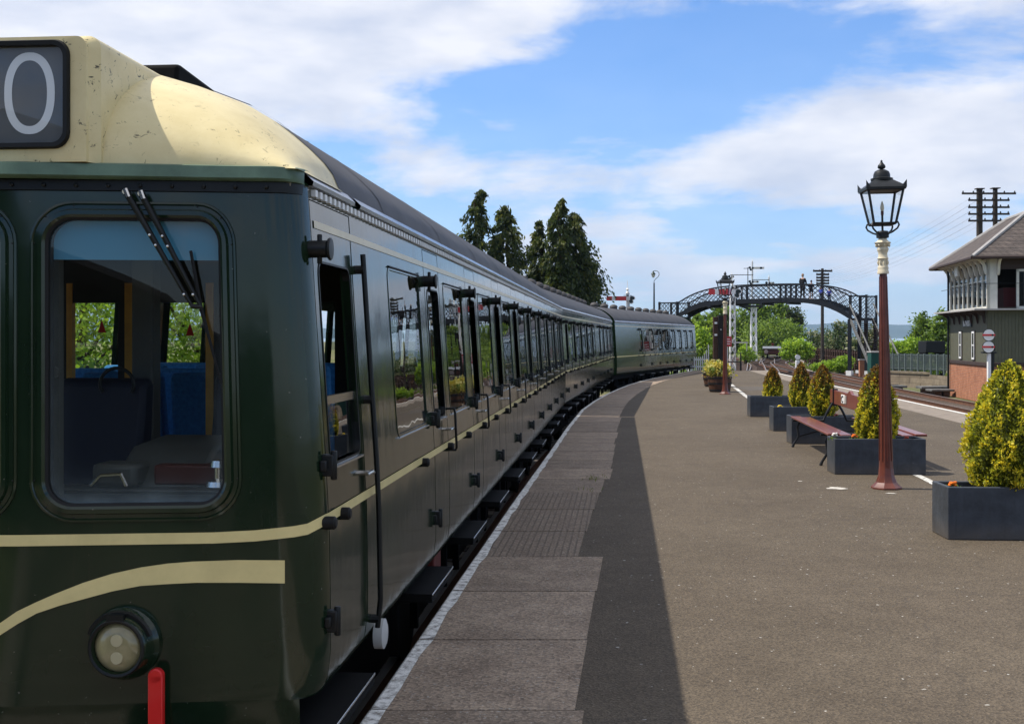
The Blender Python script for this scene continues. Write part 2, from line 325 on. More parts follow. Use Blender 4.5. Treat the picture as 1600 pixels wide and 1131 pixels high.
LAMPRED = mat('maroon_lamp_paint', (0.125, 0.036, 0.024), 0.38, coat=0.25, var=0.2, vscale=9)
LAMPCREAM = mat('cream_lamp_paint', (0.62, 0.54, 0.38), 0.5, var=0.12, vscale=18)
LANTERN = mat('black_lantern_metal', (0.016, 0.018, 0.019), 0.45, var=0.2, vscale=10)
WHITE = mat('white_gloss_paint', (0.74, 0.74, 0.72), 0.4, var=0.07, vscale=5)
OFFWHITE = mat('cream_white_joinery', (0.62, 0.60, 0.52), 0.5, var=0.08, vscale=4)
BRIDGE = mat('black_bridge_paint', (0.007, 0.009, 0.014), 0.6, spec=.25, var=0.2, vscale=2)
GREYRAIL = mat('weathered_grey_timber', (0.12, 0.12, 0.115), 0.8, var=0.3, vscale=3)
BROWNWOOD = mat('dark_brown_timber', (0.055, 0.028, 0.018), 0.75, var=0.3, vscale=6)
BARREL = mat('reddish_brown_staves', (0.085, 0.040, 0.026), 0.65, var=0.35, vscale=8)
BLACKWOOD = mat('blackened_timber', (0.016, 0.014, 0.013), 0.8, var=0.3)
BARK = mat('brown_bark', (0.07, 0.05, 0.035), 0.95, var=0.4, vscale=6, bump=0.6, bscale=15)
SKIN = mat('light_skin', (0.50, 0.30, 0.22), 0.6)
def leafm(name, c, var=0.25):
    m = mat(name, c, 0.55, spec=0.35, var=var, vscale=3)
    N, L, b = nodes_of(m)
    t = N.new('ShaderNodeBsdfTranslucent'); t.inputs[0].default_value = (c[0] * 1.3, c[1] * 1.25, c[2] * 0.8, 1)
    mx = N.new('ShaderNodeMixShader'); mx.inputs[0].default_value = 0.42
    L.new(b.outputs[0], mx.inputs[1]); L.new(t.outputs[0], mx.inputs[2]); L.new(mx.outputs[0], N['Material Output'].inputs[0])
    return m
LF = dict(conifer=[leafm('dark_conifer_needles', (0.026, 0.044, 0.014)), leafm('mid_conifer_needles', (0.060, 0.088, 0.022)), leafm('olive_conifer_needles', (0.120, 0.135, 0.030))],
          broad=[leafm('deep_green_leaves', (0.060, 0.110, 0.020)), leafm('mid_green_leaves', (0.150, 0.235, 0.035)), leafm('fresh_green_leaves', (0.230, 0.330, 0.055))],
          lime=[leafm('lime_green_leaves', (0.24, 0.38, 0.035)), leafm('bright_lime_leaves', (0.36, 0.50, 0.06)), leafm('mid_lime_leaves', (0.15, 0.26, 0.03))],
          blue=[leafm('blue_green_leaves', (0.060, 0.100, 0.045)), leafm('grey_green_leaves', (0.13, 0.17, 0.07)), leafm('pale_blossom', (0.42, 0.42, 0.33))],
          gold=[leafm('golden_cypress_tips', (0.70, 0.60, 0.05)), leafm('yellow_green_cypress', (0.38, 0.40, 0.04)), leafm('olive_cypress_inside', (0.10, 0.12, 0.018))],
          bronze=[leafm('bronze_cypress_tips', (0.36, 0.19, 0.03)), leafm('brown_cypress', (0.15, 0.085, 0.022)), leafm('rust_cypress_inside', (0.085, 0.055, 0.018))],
          flower=[leafm('yellow_variegated_leaves', (0.52, 0.44, 0.08)), leafm('pale_cream_leaves', (0.60, 0.55, 0.22)), leafm('light_green_leaves', (0.16, 0.24, 0.05))],
          grass=[leafm('grass_blades', (0.10, 0.15, 0.03)), leafm('dry_grass_blades', (0.22, 0.21, 0.08))])

# ------------------------------------------------------------------ mesh builder
def norm(v): return v / max(1e-9, np.linalg.norm(v))
class MB:
    def __init__(s): s.v = []; s.f = []; s.m = []; s.mi = 0
    def mat(s, i): s.mi = i; return s
    def add(s, verts, faces):
        o = len(s.v); s.v.extend([tuple(map(float, q)) for q in verts])
        for f in faces: s.f.append(tuple(o + i for i in f)); s.m.append(s.mi)
        return s
    def box(s, x0, x1, y0, y1, z0, z1, M=None):
        vs = [(x0, y0, z0), (x1, y0, z0), (x1, y1, z0), (x0, y1, z0), (x0, y0, z1), (x1, y0, z1), (x1, y1, z1), (x0, y1, z1)]
        if M is not None: vs = [M @ Vector(q) for q in vs]
        return s.add(vs, [(3, 2, 1, 0), (4, 5, 6, 7), (0, 1, 5, 4), (1, 2, 6, 5), (2, 3, 7, 6), (3, 0, 4, 7)])
    def tube(s, p0, p1, r0, r1=None, n=10, caps=True):
        return s.path([p0, p1], [r0, r0 if r1 is None else r1], n, caps)
    def path(s, pts, rs, n=10, caps=True):
        pts = [np.array(q, float) for q in pts]
        if isinstance(rs, (int, float)): rs = [rs] * len(pts)
        ring = []; prev = None
        for i, q in enumerate(pts):
            t = norm(pts[min(i + 1, len(pts) - 1)] - pts[max(i - 1, 0)])
            if prev is None:
                a = np.array((0, 0, 1.0)) if abs(t[2]) < .9 else np.array((1.0, 0, 0))
            else: a = prev
            b = norm(np.cross(t, a)); a = norm(np.cross(b, t)); prev = a
            ring.append([q + rs[i] * (math.cos(2 * math.pi * k / n) * a + math.sin(2 * math.pi * k / n) * b) for k in range(n)])
        vs = [w for rg in ring for w in rg]; fs = []
        for i in range(len(pts) - 1):
            for k in range(n):
                k2 = (k + 1) % n; fs.append((i * n + k, i * n + k2, (i + 1) * n + k2, (i + 1) * n + k))
        if caps: fs.append(tuple(range(n))[::-1]); fs.append(tuple((len(pts) - 1) * n + k for k in range(n)))
        return s.add(vs, fs)
    def lathe(s, prof, c=(0, 0, 0), n=16, axis='z', cap=True, rot=0.0):
        vs = []; fs = []
        for r, h in prof:
            for k in range(n):
                a = 2 * math.pi * k / n + rot; p, q = r * math.cos(a), r * math.sin(a)
                w = {'z': (p, q, h), 'y': (p, h, -q), 'x': (h, p, q)}[axis]
                vs.append((c[0] + w[0], c[1] + w[1], c[2] + w[2]))
        for i in range(len(prof) - 1):
            for k in range(n):
                k2 = (k + 1) % n; fs.append((i * n + k, i * n + k2, (i + 1) * n + k2, (i + 1) * n + k))
        if cap: fs.append(tuple(range(n))[::-1]); fs.append(tuple((len(prof) - 1) * n + k for k in range(n)))
        return s.add(vs, fs)
    def prism(s, poly, d0, d1, plane='xz'):          # outline given in a plane, thickness along the third axis
        def P(a, b, d): return {'xz': (a, d, b), 'yz': (d, a, b), 'xy': (a, b, d)}[plane]
        n = len(poly); vs = [P(a, b, d0) for a, b in poly] + [P(a, b, d1) for a, b in poly]
        fs = [tuple(range(n)), tuple(range(2 * n - 1, n - 1, -1))] + [(i, n + i, n + (i + 1) % n, (i + 1) % n) for i in range(n)]
        return s.add(vs, fs)
    def grid(s, rows, skip=None):                     # rows: list of equally long point lists
        n = len(rows[0]); vs = [q for r in rows for q in r]; fs = []
        for i in range(len(rows) - 1):
            for k in range(n - 1):
                if skip and skip(i, k): continue
                fs.append((i * n + k, i * n + k + 1, (i + 1) * n + k + 1, (i + 1) * n + k))
        return s.add(vs, fs)
    def ring(s, outer, inner):                        # band between two closed loops
        n = len(outer); return s.add(list(outer) + list(inner), [(i, (i + 1) % n, n + (i + 1) % n, n + i) for i in range(n)])
    def build(s, name, mats, parent=None, smooth=40, bevel=0.0, loc=None, fix=True):
        me = bpy.data.meshes.new(name); me.from_pydata(s.v, [], s.f)
        mats = mats if isinstance(mats, (list, tuple)) else [mats]
        for q in mats: me.materials.append(q)
        if len(mats) > 1: me.polygons.foreach_set('material_index', np.array(s.m, dtype=np.int32))
        if fix:
            bm = bmesh.new(); bm.from_mesh(me); bmesh.ops.recalc_face_normals(bm, faces=bm.faces[:]); bm.to_mesh(me); bm.free()
        if smooth:
            me.polygons.foreach_set('use_smooth', [True] * len(me.polygons)); me.set_sharp_from_angle(angle=R(smooth))
        o = bpy.data.objects.new(name, me); COL.objects.link(o)
        if parent is not None: o.parent = parent
        if loc is not None: o.location = loc
        if bevel > 0:
            b = o.modifiers.new('bevel', 'BEVEL'); b.width = bevel; b.segments = 2; b.limit_method = 'ANGLE'; b.angle_limit = R(40)
        return o
def thing(name, label, cat, loc=(0, 0, 0), rz=0.0, group=None):
    o = bpy.data.objects.new(name, None); COL.objects.link(o); o.empty_display_size = 0.2
    o.location = loc; o.rotation_euler = (0, 0, rz); o['label'] = label; o['category'] = cat
    if group: o['group'] = group
    return o
def tag(o, label, cat, group=None):
    o['label'] = label; o['category'] = cat
    if group: o['group'] = group
    return o
def struct(o, kind='structure'): o['kind'] = kind; return o
def dup(root, loc=None, rz=None, label=None, parent=None):
    r = root.copy(); COL.objects.link(r)
    if parent is not None: r.parent = parent
    if loc is not None: r.location = loc
    if rz is not None: r.rotation_euler = (0, 0, rz)
    if label: r['label'] = label
    for ch in list(root.children): dup(ch, parent=r)
    return r
def text_mesh(txt, size, depth, m, name, parent, Mx):
    cu = bpy.data.curves.new(name, 'FONT'); cu.body = txt; cu.size = size; cu.extrude = depth; cu.align_x = 'CENTER'; cu.align_y = 'CENTER'
    t = bpy.data.objects.new('tmp_text', cu); COL.objects.link(t)
    dg = bpy.context.evaluated_depsgraph_get(); me = bpy.data.meshes.new_from_object(t.evaluated_get(dg))
    bpy.data.objects.remove(t); me.materials.clear(); me.materials.append(m); me.transform(Mx)
    o = bpy.data.objects.new(name, me); COL.objects.link(o)
    if parent is not None: o.parent = parent
    return o
def rrect(a0, a1, b0, b1, r, k=6):                    # rounded rectangle, counter-clockwise
    pts = []
    for cx, cy, s0 in ((a1 - r, b1 - r, 0), (a0 + r, b1 - r, 90), (a0 + r, b0 + r, 180), (a1 - r, b0 + r, 270)):
        for i in range(k + 1):
            t = R(s0 + 90 * i / k); pts.append((cx + r * math.cos(t), cy + r * math.sin(t)))
    return pts
# ------------------------------------------------------------------ the green train
ZL = [.245, .262, .30, .40, .55, .70, .87, 1.0, 1.12, 1.25, 1.4, 1.55, 1.7, 1.82, 1.92, 1.975, 2.06, 2.12, 2.165, 2.225]
def vprof(z): return float(np.interp(z, [.245, .27, .32, .42, .87, 1.12, 1.35, 1.76, 2.0, 2.225], [-.03, -.014, -.002, .007, 0, -.013, -.029, -.056, -.071, -.087]))
CW = 2.83
def sv(z, left=False, off=0.0):
    v = vprof(z) + off
    return -CW - v if left else v
def lattice(mb, us, zs, holes, left=False, off=0.0, rim=0.03):
    us = sorted(set(round(q, 4) for q in us)); zs = sorted(set(zs))
    inside = lambda u, z: any(a < u < b and c < z < d for a, b, c, d in holes)
    rows = [[(sv(z, left, off), u, z) for u in us] for z in zs]
    mb.grid(rows, skip=lambda i, k: inside((us[k] + us[k + 1]) / 2, (zs[i] + zs[i + 1]) / 2))
    s = 1 if left else -1
    def rimloop(a, b, c, d):
        zz = [z for z in zs if c - 1e-6 <= z <= d + 1e-6]
        for u in (a, b): mb.grid([[(sv(z, left, off), u, z) for z in zz], [(sv(z, left, off) + s * rim, u, z) for z in zz]])
        for z in (c, d): mb.add([(sv(z, left, off), a, z), (sv(z, left, off), b, z), (sv(z, left, off) + s * rim, b, z), (sv(z, left, off) + s * rim, a, z)], [(0, 1, 2, 3)])
    for h in holes: rimloop(*h)
    return rimloop
def side_ring(mb, a, b, c, d, r, grow, off, left=False, depth=.03):
    inn = rrect(a, b, c, d, r); out = rrect(a - grow, b + grow, c - grow, d + grow, r + grow)
    P = lambda q, o: (sv(q[1], left, o), q[0], q[1])
    oo = [P(q, off) for q in out]; ii = [P(q, off) for q in inn]
    mb.ring(oo, ii); mb.ring([P(q, -.004) for q in out], oo); mb.ring(ii, [P(q, -depth) for q in inn])
def side_pane(a, b, c, d, off, parent, m, left=False, name='pane'):
    zs = [c] + [z for z in ZL if c < z < d] + [d]; mb = MB()
    mb.grid([[(sv(z, left, off), u, z) for u in (a, b)] for z in zs])
    return mb.build(name, m, parent, smooth=60)

PLAN = [(0, 0), (-.006, -.045), (-.024, -.085), (-.055, -.117), (-.10, -.138), (-.165, -.149), (-.245, -.157)]
def front_u(v):
    v = -abs(v) if v > -CW / 2 else -(CW + v)         # mirror about the middle
    v = max(min(v, 0), -CW / 2)
    pts = PLAN + [(-1.10, -.310), (-1.17, -.318), (-1.5, -.320)]
    return float(np.interp(-v, [-p[0] for p in pts], [p[1] for p in pts]))
def front_v(v, z):                                     # the upper body leans in towards the corners
    k = max(0, 1 - min(-v, CW + v) / .5); w = vprof(z) * k
    return v + w if v > -CW / 2 else v - w
FP = lambda v, z, off=0.0: (front_v(v, z), front_u(v) - off, z)
ROOFP = [(0, 2.225), (.02, 2.275), (.05, 2.335), (.10, 2.39), (.17, 2.447), (.26, 2.512), (.36, 2.575), (.50, 2.645), (.68, 2.715), (.88, 2.775), (1.10, 2.82), (1.30, 2.843), (1.415, 2.847)]
ROOFC = [(-w - .085 * max(0, 1 - w / .5), z) for w, z in ROOFP] + [(-CW + w + .085 * max(0, 1 - w / .5), z) for w, z in ROOFP[-2::-1]]

def make_car(label, O, slope, length, doors, windows, cab=False, far_dome=False, vents=(), plain=(), detail=1):
    t = thing('railcar', label, 'railcar', (O[0], O[1], 0), -math.atan(slope), 'coupled carriages of the green train')
    # --- body sides
    body = MB(); u0 = 0.0
    def op_of(D, w=.60): return (D - .006, D + w + .006, .275, 2.165)
    ops = [op_of(D) if D > .01 else (.002, .706, .275, 2.165) for D in doors]
    wins = [(a, b, 1.12, 1.975) for a, b in windows]
    us = [u0, length] + [q for o in ops for q in o[:2]] + [q for o in wins for q in o[:2]]
    lattice(body, us, ZL + [.275], ops + wins)
    if cab:
        lw = [(a, b, 1.12, 1.975) for a, b in windows] + [(D + .08, D + .54, 1.12, 1.975) for D in doors]
        lattice(body, [u0, length] + [q for o in lw for q in o[:2]], ZL, lw, left=True)
    else:
        lattice(body, [u0, length], ZL, [], left=True)
    # --- ends
    for uu in ([length] if cab else [0, length]):
        lp = [(sv(z), uu, z) for z in ZL] + [(v, uu, z) for v, z in ROOFC[1:-1]] + [(sv(z, True), uu, z) for z in ZL[::-1]]
        body.add(lp, [tuple(range(len(lp)))])
    if cab:
        fz = sorted(set(ZL + [.30, .989, 2.073])); holes = [(-1.003, -.348), (-1.665, -1.165), (-CW + .348, -CW + 1.003)]
        vv = [p[0] for p in PLAN] + [-.348, -.55, -.78, -1.003, -1.05, -1.10, -1.165]
        vv = sorted(set(vv + [-CW - q for q in vv]))
        body.grid([[FP(v, z) for v in vv] for z in fz], skip=lambda i, k: .989 <= (fz[i] + fz[i + 1]) / 2 <= 2.073 and any(a < (vv[k] + vv[k + 1]) / 2 < b for a, b in holes))
        b = body.build('body_shell', GREEN, t, smooth=45)
    else:
        b = body.build('body_shell', GREEN, t, smooth=45)
    # --- roof
    us_ = list(np.linspace(.6 if cab else 0, length - (1.0 if far_dome else 0), 24))
    rf = MB(); rows = [[(v, u, z) for v, z in ROOFC] for u in us_]
    if far_dome:
        for q in np.linspace(0, 1, 9)[1:]:
            k = math.cos(q * math.pi / 2) ** .8 if q < 1 else 0
            rows.append([(v, length - 1 + math.sin(q * math.pi / 2) * (1.0 - .18 * (1 - abs(v + CW / 2) / (CW / 2)) * 0), 2.225 + (z - 2.225) * max(k, 0)) for v, z in ROOFC])
    rf.grid(rows)
    # seams of the roof sheets
    for u in np.arange(1.6, length - .9, 2.02):
        rf.grid([[(v * 1.0, u + d, z + .006) for v, z in ROOFC] for d in (-.02, .02)])
    rf.build('roof', ROOFM, t, smooth=50)
    if vents:
        vb = None
        for u in vents:
            if vb is None:
                vb = MB().lathe([(.15, -.02), (.15, .05), (.17, .06), (.165, .10), (.12, .15), (.05, .175), (0.001, .18)], n=14).build('roof_vent', ROOFM, t, loc=(-CW / 2 + .35, u, 2.80))
            else: dup(vb, (-CW / 2 + .35, u, 2.80), parent=t)
    # --- gutter along the cantrail
    g = MB(); ga = .76 if cab else .0
    for u0_, u1_ in ([(.0, .74), (.86, length)] if cab else [(0, length)]):
        g.grid([[(-.087 + a, u, z) for u in np.linspace(u0_, u1_, 8)] for a, z in ((-.03, 2.21), (.022, 2.216), (.026, 2.232), (-.012, 2.268), (-.03, 2.262))])
    u = .05; g.mat(1)
    while u < length: g.box(-.095, -.066, u, u + .036, 2.178, 2.205); u += .078
    g.build('gutter', [GUTTER, WHITE if cab else GUTTER], t, smooth=30)
    st = MB(); st.grid([[(sv(z, False, .0035), u, z) for u in np.linspace(.05, length, 12)] for z in (2.055, 2.07, 2.085)])
    st.build('upper_lining', BAND2, t, smooth=60)
    st = MB(); ring = []
    segs = []
    if cab:
        vs = [-CW / 2, -1.3, -1.17, -1.10, -.7, -.4, -.245, -.165, -.10, -.055, -.024, -.006]
        pts = [('f', v) for v in vs]
        rows = [[], []]
        for _, v in pts:
            k = np.interp(-v, [0, .06, .30], [.92, .89, .865])
            for i, dz in enumerate((-.021, .021)):
                p = FP(v, k + dz, 0); n_ = .004
                ang = np.interp(-v, [0, .055, .16], [0, math.pi / 4, math.pi / 2])
                rows[i].append((p[0] + n_ * math.cos(ang), p[1] - n_ * math.sin(ang), p[2]))
        for u in np.linspace(.0, length, 30):
            for i, dz in enumerate((-.0195, .0195)):
                rows[i].append((sv(.92, False, .004), u, .92 + dz))
        st.grid(rows)
        rows = [[FP(v, .865 + dz, .004) for v in np.linspace(-CW + .2, -CW / 2, 12)] for dz in (-.021, .021)]; st.grid(rows)
    else:
        st.grid([[(sv(.92, False, .004), u, .92 + dz) for u in np.linspace(0, length, 12)] for dz in (-.0195, .0195)])
    st.build('waist_lining', BAND, t, smooth=60)
    # --- windows
    wp = {}
    for a, b_ in windows:
        w = round(b_ - a, 3)
        if w not in wp:
            mb = MB(); side_ring(mb, 0, w, 1.12, 1.975, .05, .016, .003, depth=.012)
            mb.mat(1).grid([[(sv(1.985, False, .003), .02, 1.985), (sv(1.985, False, .003), w + .0, 1.985)], [(sv(2.0, False, .014), .02, 1.988), (sv(2.0, False, .014), w + .0, 1.988)], [(sv(2.0, False, .0), .02, 1.998), (sv(2.0, False, .0), w + .0, 1.998)]])
            mb.mat(2).box(sv(1.10, False, .0), sv(1.10, False, .012), -.015, w + .015, 1.098, 1.104)
            o = mb.build('window', [GREEN, RUBBER, ALU], t, smooth=40, loc=(0, a, 0)); side_pane(0, w, 1.12, 1.975, -.005, o, GLASS)
            wp[w] = o
        else: dup(wp[w], (0, a, 0), parent=t)
    if cab:
        wl = None
        for a, b_ in [(a, b) for a, b in windows if abs(b - a - .92) < .03]:
            if wl is None:
                mb = MB(); side_ring(mb, 0, .92, 1.12, 1.975, .05, .022, .005, left=True, depth=.03)
                wl = mb.build('window', GREEN, t, loc=(0, a, 0)); side_pane(0, .92, 1.12, 1.975, -.012, wl, GLASS, left=True)
            else: dup(wl, (0, a, 0), parent=t)
    # --- doors
    def hinge(parent, z, r, l, kind):
        m = MB()
        if kind == 'bump':
            m.lathe([(r * .9, -.03), (r, 0), (r, l * .84), (r * 1.3, l * .86), (r * 1.32, l), (.001, l + .002)], (sv(z), -.012, z), 12, 'x')
            m.tube((sv(z) + .035, -.012, z - r * 1.7), (sv(z) + .035, -.012, z + r * 1.7), r * .32, n=8)
        else:
            m.box(sv(z) - .01, sv(z) + l * .8, -.035, .012, z - r, z + r); m.tube((sv(z) + l * .75, -.012, z - r * 1.35), (sv(z) + l * .75, -.012, z + r * 1.35), r * .34, n=8)
            m.box(sv(z) - .01, sv(z) + l * .35, -.06, .04, z - r * .5, z + r * .5)
        return m.build('hinge', BLACKM, parent, smooth=40, bevel=.006)
    def make_door(D, w, drop):
        mb = MB(); h = (.085, w - .075, 1.12, 1.92)
        zs = [q for q in ZL if .275 < q < 2.16] + [.279, 2.160]
        rl = lattice(mb, [.012, h[0], h[1], w - .012], zs, [h], rim=.04); rl(.012, w - .012, .279, 2.160)
        o = mb.build('door', GREEN, t, smooth=45, loc=(0, D, 0))
        fr = MB(); side_ring(fr, h[0], h[1], 1.12, 1.92, .05, .009, .003, depth=.03)
        fr.mat(1).box(sv(1.10), sv(1.10) + .014, h[0] - .01, h[1] + .01, 1.098, 1.106)
        fr.mat(2)
        if drop: fr.box(sv(1.37) - .03, sv(1.37) - .008, h[0], h[1], 1.352, 1.386)
        fr.build('door_window', [BLACKM, ALU, CHROME], o, smooth=40)
        side_pane(h[0], h[1], 1.12, 1.36 if drop else 1.92, -.02, o, GLASS)
        hinge(o, 1.966, .034, .082, 'bump'); hinge(o, 1.125, .042, .048, 'low'); hinge(o, .52, .042, .042, 'low')
        m = MB(); zc = 1.022; m.tube((sv(zc), w - .06, zc), (sv(zc) + .035, w - .06, zc), .011, n=8); m.path([(sv(zc) + .035, w - .12, zc), (sv(zc) + .038, w - .03, zc + .003), (sv(zc) + .036, w + .03, zc - .008)], [.009, .011, .007], 8)
        m.build('door_handle', CHROME, o)
        for du in (-.46 if not drop else .21, w - .035 if not drop else -.04):
            m = MB(); z_ = .905; m.lathe([(.026, -.01), (.026, .034), (.018, .042), (.001, .043)], (sv(z_), du, z_), 10, 'x'); m.build('door_stop', RUBBER, o)
        return o
    dp = None
    for D in doors:
        if D < .01:
            o = make_door(0, .70, True)
        elif dp is None:
            o = dp = make_door(D, .60, False)
            m = MB(); m.path([(sv(1.15) + .0, .64, 1.15), (sv(1.15) + .045, .64, 1.15), (sv(1.1) + .048, .645, 1.12), (sv(.9) + .048, .645, .89), (sv(.88) + .04, .645, .875), (sv(.88), .645, .875)], .0085, 8)
            gp = m.build('grab_rail', BLACKM, o)
        else: dup(dp, (0, D, 0), parent=t)
    fb = None
    for D in doors:
        a = D - .40 if D > .01 else -.10
        if fb is None or D < .01 or fb[1] < .01:
            m = MB(); L_ = .86 if D > .01 else .75
            m.box(-.22, .045, 0, L_, .085, .135); m.mat(1).box(.046, .050, 0, L_, .126, .137); m.mat(0)
            for q in (.08, L_ - .1): m.box(-.22, -.17, q, q + .05, -.25, .085)
            fb = (m.build('footboard', [SOOT, ALU], t, smooth=30, bevel=.004, loc=(0, a, 0)), D)
        else: dup(fb[0], (0, a, 0), parent=t)
    # --- underframe and wheels
    m = MB(); m.box(-CW + .22, -.22, .15, length - .1, .05, .24); m.box(-CW + .12, -.13, .2, length - .2, .20, .262)
    for c in np.arange(6.2, length - 5.5, 1.6): m.box(-CW + .35, -.34, c, c + .95, -.38, .06)
    m.build('underframe', SOOT, t, smooth=0)
    wh = None
    for c in (2.4, 4.9, length - 4.9, length - 2.4):
        for v in (-CW / 2 - .75, -CW / 2 + .75):
            if wh is None:
                wh = MB().lathe([(.08, -.09), (.13, -.085), (.16, -.02), (.38, -.02), (.43, -.055), (.455, -.055), (.46, .06), (.49, .07), (.49, .09), (.1, .09)], n=28, axis='x').build('wheel', SOOT, t, loc=(v, c, -.455))
            else: dup(wh, (v, c, -.455), parent=t)
    for c in (3.65, length - 3.65):
        m = MB(); m.box(-CW / 2 - .98, -CW / 2 - .86, -1.8, 1.8, -.55, -.25); m.box(-CW / 2 + .86, -CW / 2 + .98, -1.8, 1.8, -.55, -.25); m.box(-CW / 2 - .86, -CW / 2 + .86, -.2, .2, -.45, -.15)
        m.build('bogie_frame', SOOT, t, smooth=0, loc=(0, c, 0))
    return t, b

D1 = [0.0] + [2.69 + 1.975 * k for k in range(9)]
W1 = [(1.53, 2.47)] + [(2.69 + 1.975 * k + .79, 2.69 + 1.975 * k + 1.71) for k in range(8)] + [(19.25, 19.85)]
car1, shell1 = make_car('nearest green railcar with a cream cab dome, headcode box and split windscreen', (-.715, 4.7), .0904, 20.2, D1, W1, cab=True)
D2 = [.55 + 1.95 * k for k in range(5)] + [11.6 + 1.95 * k for k in range(4)]
W2 = [(q + .78, q + 1.70) for q in D2[:-1] if q != D2[4]] + [(D2[4] + .78, D2[4] + 1.4), (18.15, 18.85)]
car2, _ = make_car('middle green railcar coupled between the cab railcar and the one with the plain van section', (1.105, 24.95), .1375, 19.6, D2, W2, vents=[1 + 1.55 * k for k in range(12)])
D3 = [4.3, 6.6] + [8.4 + 1.65 * k for k in range(6)]
W3 = [(5.15, 6.2), (7.35, 8.25)] + [(8.4 + 1.65 * k + .68, 8.4 + 1.65 * k + 1.58) for k in range(5)]
car3, _ = make_car('farthest green railcar with a windowless van section and rounded grey roof end', (3.90, 44.75), .326, 18.0, D3, W3, far_dome=True, vents=[.8 + 1.6 * k for k in range(10)])

# --- the cab front of the nearest railcar
def cab_front(t):
    # roof dome
    d = MB(); NR = 16; cols = []
    for v, z in ROOFC:
        zs = max(z, 2.262); fv = v
        f0 = np.array((fv, front_u(min(0, max(-CW, v))) - .012, 2.262)); e = np.array((v, .6, zs)); c = []
        for i in range(NR + 1):
            q = i / NR * math.pi / 2
            c.append((v, f0[1] + (e[1] - f0[1]) * (1 - math.cos(q)), f0[2] + (e[2] - f0[2]) * math.sin(q)))
        cols.append(c)
    d.grid([[cols[k][i] for k in range(len(cols))] for i in range(NR + 1)])
    d.build('cab_dome', CREAM, t, smooth=60)
    m = MB(); m.grid([[(v, .6 + dd, z + .008) for v, z in ROOFC] for dd in (-.02, .03)]); m.build('roof_joint', ROOFM, t)
    m = MB().prism([(1.24, 2.70), (1.28, 3.0), (1.33, 3.01), (1.85, 2.985), (1.86, 2.70)], -1.74, -1.09, 'yz').build('horn_cover', SOOT, t, bevel=.02)
    # drip strip over the front
    vs = [-CW / 2, -1.3, -1.17, -1.10, -.7, -.4, -.245, -.165, -.10, -.055, -.024, -.006, 0]
    vs = [-CW - q for q in vs[::-1]][:-1] + vs
    m = MB()
    def lip(off, z): return [(front_v(v, 2.225), front_u(v) - off, z) for v in vs]
    kk = lambda v: .028 * min(1, max(0, (min(-v, CW + v) - .55) / .35))
    def lip2(off, z): return [(front_v(v, 2.225), front_u(v) - off - kk(v), z) for v in vs]
    m.grid([lip2(.0, 2.212), lip2(.035, 2.214), lip2(.046, 2.222), lip2(.038, 2.266), lip2(.005, 2.274), lip(-.05, 2.274)])
    m.build('drip_strip', DRIP, t, smooth=35)
    m = MB(); m.grid([lip(.006, 2.17), lip(.014, 2.172), lip(.014, 2.21)]); m.build('cantrail_flange', BLACKM, t, smooth=30)
    m = MB()
    for v in np.arange(-CW + .1, -.1, .115): m.lathe([(.0075, .02), (.0075, -.022), (.001, -.026)], (v, front_u(v), 2.19), 8, 'y')
    m.build('rivet_row', BLACKM, t)
    # headcode box
    va, vb = -.81, -CW + .81; uf = -.338
    def boxloop(u, zt, zb, k=0.0): return rrect(vb - k, va + k, zb, zt, .07)
    m = MB(); loops = [(uf + .02, .0), (uf + .06, .012), (.2, .012), (.62, .012)]
    flat = lambda pts, z: [(a, max(b, z)) for a, b in pts]
    lp = [[(a, u, b) for a, b in flat(rrect(vb - k + (.018 if i == 0 else 0), va + k - (.018 if i == 0 else 0), 2.16, 2.748 - (.018 if i == 0 else 0), .05), 2.270)] for i, (u, k) in enumerate(loops)]
    for i in range(len(lp) - 1): m.ring(lp[i], lp[i + 1])
    inner = rrect(vb + .085, va - .085, 2.325, 2.715, .055)
    front = [(a, uf + .003, b) for a, b in flat(rrect(vb + .02, va - .02, 2.175, 2.735, .04), 2.271)]
    m.ring(lp[0], front); m.ring(front, [(a, uf, b) for a, b in inner])
    hb = m.build('headcode_box', CREAM, t, smooth=60)
    m = MB(); o = [(a, uf - .004, b) for a, b in rrect(vb + .078, va - .078, 2.318, 2.722, .06)]
    o2 = [(a, uf - .02, b) for a, b in rrect(vb + .084, va - .084, 2.324, 2.716, .055)]; i2 = [(a, uf - .018, b) for a, b in rrect(vb + .10, va - .10, 2.340, 2.700, .045)]; i3 = [(a, uf + .01, b) for a, b in rrect(vb + .10, va - .10, 2.340, 2.700, .045)]
    m.ring(o, o2); m.ring(o2, i2); m.ring(i2, i3); m.build('rubber_surround', RUBBER, hb, smooth=40)
    m = MB(); m.box(vb + .10, va - .10, uf + .014, uf + .03, 2.335, 2.705); m.build('blind', BLIND, hb, smooth=0)
    # the figure 0 on the blind
    cx, cz = -1.053, 2.528; n = 48
    def oval(a, b, e): return [(cx + a * math.copysign(abs(math.cos(2 * math.pi * k / n)) ** (2 / e), math.cos(2 * math.pi * k / n)), uf + .0125, cz + b * math.copysign(abs(math.sin(2 * math.pi * k / n)) ** (2 / e), math.sin(2 * math.pi * k / n))) for k in range(n)]
    m = MB(); m.ring(oval(.098, .152, 2.25), oval(.068, .122, 2.2)); m.build('figure', GLYPH, hb)
    m = MB(); m.add([(vb + .1, uf + .004, 2.34), (va - .1, uf + .004, 2.34), (va - .1, uf + .004, 2.70), (vb + .1, uf + .004, 2.70)], [(0, 1, 2, 3)]); m.build('glazing', PLAINGL, hb)
